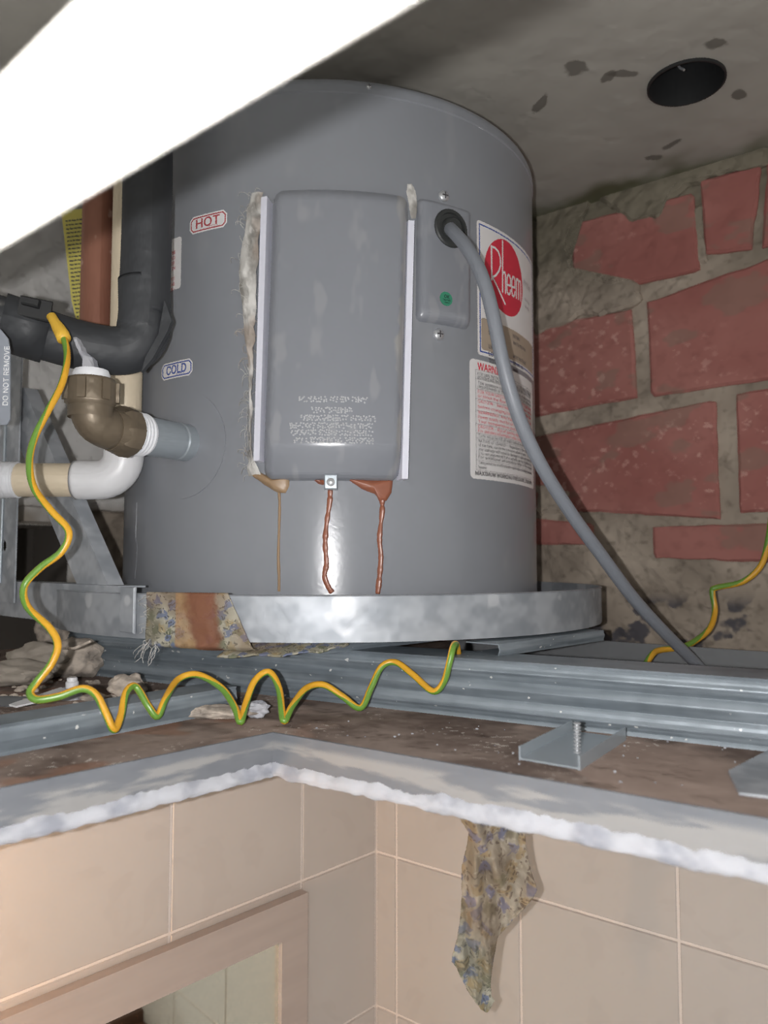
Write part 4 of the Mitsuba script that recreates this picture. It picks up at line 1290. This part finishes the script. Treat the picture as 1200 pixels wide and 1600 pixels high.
obj('screw', tube(hel, .0017 + .0007 * np.sin(np.arange(60) * .9), 16)[0], 'mat_steel', tk, smooth=True, label='bright threaded screw')
q = [at_z(u, v, ZB + .001) for u, v in ((1138, 1208), (1205, 1176), (1330, 1215), (1300, 1262), (1155, 1243))]
pl_ = Polygon([x[:2] for x in q])
m = extrude(pl_, .0012); v = np.array(m.vertices); v[:, 2] += ZB + .0012 + .06 * np.clip((v[:, 0] - q[0][0]), 0, 1) * .4; m.vertices = v
obj('loose_plate', m, 'mat_galv', label='loose galvanised plate lying on the board at the frame edge', cat='metal plate')

# ------------------------------------------------------------------ rubble on the board
def stone(u, v, px, sq, seed, mat, label, name='rubble_lump', cat_='rubble', amp=.55):
    p = at_z(u, v, ZB)
    r = px / F * p[1]
    m = lump([0, 0, 0], r, seed, sq, amp)
    m.apply_translation([p[0], p[1], ZB - m.bounds[0][2] - r * .06])
    return obj(name, m, mat, label=label, cat=cat_, smooth=30)


stone(118, 1058, 36, (1.2, .8, .85), 3, 'mat_stone', 'largest beige rubble lump behind the yellow and green wire')
stone(62, 1062, 34, (1.3, .9, .75), 5, 'mat_cement', 'grey rubble lump left of the wire loop', )
stone(84, 1022, 30, (.9, .7, 1.1), 6, 'mat_stone', 'upright cracked rubble lump beside the dark cavity')
stone(200, 1090, 22, (1.3, .7, .8), 8, 'mat_stone', 'brown rubble lump between two wire loops')
stone(205, 1000, 32, (1.5, .7, .45), 9, 'mat_stone', 'flat rubble lump under the bracket arm')
stone(150, 1098, 16, (1.4, .8, .5), 10, 'mat_stone', 'small rubble crumb next to the white plug')
stone(14, 1072, 46, (1.3, .8, .45), 12, 'mat_cement', 'broad grey rubble slab at the frame edge')
stone(345, 1122, 30, (1.7, .6, .36), 14, 'mat_stone', 'flaky brown rubble by the trim corner')
stone(400, 1122, 16, (1.2, .8, .75), 15, 'mat_plaster', 'white plaster lump beside the trim corner', 'plaster_lump')
stone(20, 1098, 40, (1.3, .9, .12), 17, 'mat_grey_paint', 'flat grey board scrap behind the low channel', 'board_scrap', 'scrap')
rub = []
for k in range(70):
    u, v = rng.uniform(0, 260), rng.uniform(1040, 1110)
    p = at_z(u, v - u * .08, ZB); r = rng.uniform(.0012, .0042)
    m = lump([0, 0, 0], r, k + 30, (1.2, .9, .7), .5, 1); m.apply_translation([p[0], p[1], ZB + r * .3]); rub.append(m)
obj('rubble_bits', cat(rub), 'mat_stone', kind='stuff', label='small rubble bits strewn behind the low left channel', smooth=30)
# white cap and slip of plastic
p = at_z(112, 1092, ZB)
capm = lathe([(0, 0), (.0050, 0), (.0052, .0045), (.0042, .0055), (.0042, .0075), (.0036, .0085), (0, .0085)], 28); capm.apply_translation([p[0], p[1], ZB + .009])
basep = lathe([(0, 0), (.009, 0), (.008, .009), (0, .009)], 9); basep.apply_translation([p[0], p[1], ZB])
obj('plaster_lump', basep, 'mat_plaster', label='white plaster lump carrying the plastic plug', cat='rubble')
obj('plastic_plug', capm, 'mat_white_plastic', smooth=35, label='small white plastic plug among the rubble by the wire', cat='plug')
q = [at_z(u, v, ZB + .012) for u, v in ((14, 1103), (95, 1076), (106, 1080), (60, 1098), (25, 1106))]
m = extrude(Polygon([x[:2] for x in q]), .0012); m.apply_translation([0, 0, ZB + .012])
obj('plastic_slip', m, 'mat_white_plastic', label='white plastic slip under the yellow and green wire', cat='scrap')
# twig-like wire end
tw, _ = tube(spline([at_z(100, 1013, -.075), at(115, 1013, .62), at(128, 1008, .61), at(141, 1002, .60)]), .0011, 8)
obj('straw', tw, 'mat_stone', label='short pale straw lying on the rubble', cat='straw', smooth=True)
# crumbs of plaster scattered on the board
cr = []
for k in range(170):
    u, v = (rng.uniform(20, 430), rng.uniform(1120, 1200)) if k < 60 else (rng.uniform(480, 1200), rng.uniform(1110, 1240))
    p = at_z(u, v, ZB)
    if np.dot(p - TC, np.array([-DT[1], DT[0], 0])) < .003 or np.dot(p - TC, np.array([DL[1], -DL[0], 0])) > -.003: continue
    m = trimesh.creation.icosphere(subdivisions=0, radius=rng.uniform(.0003, .0010)); m.vertices = m.vertices * rng.uniform(.5, 1.2, 3)
    m.apply_translation([p[0], p[1], ZB + .0003]); cr.append(m)
obj('plaster_crumbs', cat(cr), 'mat_plaster', kind='stuff', label='white plaster crumbs scattered over the brown ceiling board')

# ------------------------------------------------------------------ cords and wires
cordp = [(703, 357, .648), (712, 366, .632), (728, 385, .618), (746, 415, .607), (760, 452, .600), (772, 500, .597), (783, 555, .597), (797, 610, .600), (817, 668, .608), (850, 735, .622), (893, 803, .642), (940, 868, .664), (990, 935, .690), (1040, 990, .715), (1085, 1035, .742), (1118, 1072, .755)]
cord = spline([at(*q) for q in cordp], 8)
cord[-1][2] = max(cord[-1][2], ZB + .005)
obj('power_cord', tube(cord, .0056, 20)[0], 'mat_cord', smooth=True, label='thick grey power cord curving down from the heater cable gland', cat='power cord')

WP = [(86, 506, .556), (97, 522, .551), (104, 545, .545), (104, 570, .538), (95, 604, .532), (75, 642, .525), (54, 684, .520), (46, 722, .516), (53, 762, .512), (80, 798, .508), (107, 830, .506), (96, 862, .504), (62, 888, .502), (38, 916, .500), (43, 948, .496), (78, 982, .490), (90, 1008, .486), (80, 1037, .482), (58, 1065, .478), (47, 1082, .474), (58, 1093, .472), (92, 1088, .476), (128, 1076, .482), (150, 1086, .486), (165, 1114, .488), (178, 1140, .490), (189, 1118, .500), (197, 1082, .512), (212, 1073, .520), (232, 1104, .518), (246, 1119, .520), (258, 1093, .528), (278, 1062, .552), (308, 1054, .556), (345, 1074, .548), (366, 1104, .536), (376, 1128, .527), (384, 1100, .540), (398, 1064, .552), (420, 1050, .556), (436, 1076, .548), (443, 1126, .528), (456, 1104, .540), (478, 1076, .560), (505, 1070, .568), (535, 1088, .570), (563, 1106, .572), (580, 1074, .578), (596, 1042, .582), (618, 1035, .582), (645, 1054, .572), (676, 1080, .560), (693, 1066, .556), (702, 1036, .554), (707, 1014, .557), (711, 1006, .567), (714, 1010, .580), (716, 1022, .590)]
wp = spline([at(*q) for q in WP], 8)
wp[:, 2] = np.maximum(wp[:, 2], ZB + .0024)
ew = thing('earth_wire', 'spiralling yellow and green earth wire in front of the heater', 'wire')
m, uv = tube(wp, .0024, 18, follow=(.13, .105, 1.0))
obj('insulation', m, 'mat_wire', ew, smooth=True, uv=uv)
d0 = unit(wp[0] - wp[10])
l0 = at(80, 494, .557)
obj('crimp_sleeve', tube(np.array([l0, l0 + (wp[8] - l0) * .35, l0 + (wp[8] - l0) * .7, wp[8], wp[11]]), [.0036, .0036, .0046, .0050, .0049], 20)[0], 'mat_lug', ew, smooth=True, label='yellow crimp sleeve')
WP2 = [(1206, 800, .80), (1199, 850, .80), (1188, 885, .80), (1160, 909, .805), (1120, 918, .81), (1113, 925, .812), (1117, 955, .81), (1108, 983, .80), (1082, 1004, .785), (1060, 1012, .775), (1030, 1016, .765), (1018, 1024, .755), (1003, 1048, .745), (995, 1062, .742)]
wp2 = spline([at(*q) for q in WP2], 8)
wp2[:, 2] = np.maximum(wp2[:, 2], ZB + .0024)
ew2 = thing('earth_wire', 'second yellow and green earth wire running down the brick wall', 'wire')
m, uv = tube(wp2, .0030, 18, follow=(.14, .09, .5))
obj('insulation', m, 'mat_wire', ew2, smooth=True, uv=uv)

# ------------------------------------------------------------------ mirror on the left tiled wall
mr = thing('wall_mirror', 'framed mirror on the beige tiled wall', 'mirror')
MS0, MS1, MZ1, MZ0 = .1010, .80, zj - .006, zj - .62
FW, FD = .033, .010


def quad(pts):
    obj('frame_rail', place(extrude(Polygon(pts), FD), C0 - NL * .0010, DL, UP, -NL), 'mat_frame', mr)


SW = .030
quad([(MS0, MZ1), (MS0 + SW, MZ1 - FW), (MS1 - SW, MZ1 - FW), (MS1, MZ1)])
quad([(MS0, MZ1), (MS0, MZ0), (MS0 + SW, MZ0 + FW), (MS0 + SW, MZ1 - FW)])
quad([(MS1, MZ1), (MS1 - SW, MZ1 - FW), (MS1 - SW, MZ0 + FW), (MS1, MZ0)])
quad([(MS0, MZ0), (MS1, MZ0), (MS1 - SW, MZ0 + FW), (MS0 + SW, MZ0 + FW)])
obj('glass', place(extrude(sbox(MS0 + .02, MZ0 + .02, MS1 - .02, MZ1 - .02), .004), C0 - NL * .006, DL, UP, NL), 'mat_mirror', mr, label='mirror glass')

# a brown cabinet farther along the right-hand wall, met by the mirror
m = extrude(sbox(.47, -1.30, .95, -.69).union(sbox(.50, -.70, .95, -.675)).union(sbox(.53, -.68, .95, -.66)), .05)
obj('wooden_cabinet', place(m, C0 - NR * .0005, DR, UP, -NR), 'mat_brown', label='dark brown wooden cabinet on the tiled wall, met only in the mirror glass', cat='cabinet')

# ------------------------------------------------------------------ white batten close to the view, above the opening
VP = ray(-700, 815); D = VP / VP[1]
lo, hi = at(0, 390, .20), at(0, 115, .20)
dn = unit(-D)
lo_p, hi_p = lo - dn * np.dot(lo, dn), hi - dn * np.dot(hi, dn)
bk = unit(lo_p); upv = unit(hi_p - bk * np.dot(hi_p, bk))
hgt = np.linalg.norm(lo_p) * math.tan(math.acos(np.dot(bk, unit(hi_p))))
prof_ = sbox(0, 0, .024, hgt).buffer(-.002).buffer(.002, 6)
m = extrude(prof_, .88)
m = place(m, lo - dn * .47, bk, upv, dn)
if m.volume < 0: m.invert()
obj('white_batten', m, 'mat_white_paint', smooth=30, label='white painted batten crossing above the opening close to the view', cat='batten')

# ------------------------------------------------------------------ the bathroom's own lamp, on the tiled wall beside the frame
lp = thing('wall_lamp', 'round wall lamp on the tiled wall above the mirror', 'lamp')
Lc = C0 + DL * .64 - NL * .10 + UP * -.235
obj('mount', tube(np.array([C0 + DL * .64 - NL * .002 + UP * -.235, C0 + DL * .64 - NL * .03 + UP * -.235, Lc + NL * .034]), [.028, .02, .02], 24)[0], 'mat_white_plastic', lp, smooth=40)
g_ = trimesh.creation.icosphere(subdivisions=3, radius=.035); g_.apply_translation(Lc)
sh_ = trimesh.creation.icosphere(subdivisions=4, radius=.056)
nf = sh_.triangles_center @ (-NL)
sh_.update_faces(nf > -.004); sh_.remove_unreferenced_vertices(); sh_.apply_translation(Lc)
obj('shade', sh_, 'mat_white_paint', lp, smooth=True, label='opaque half-round shade')
obj('globe', g_, 'mat_white_plastic', lp, smooth=True, emitter={'type': 'area', 'radiance': rgb(190.0, 124.0, 70.0)})
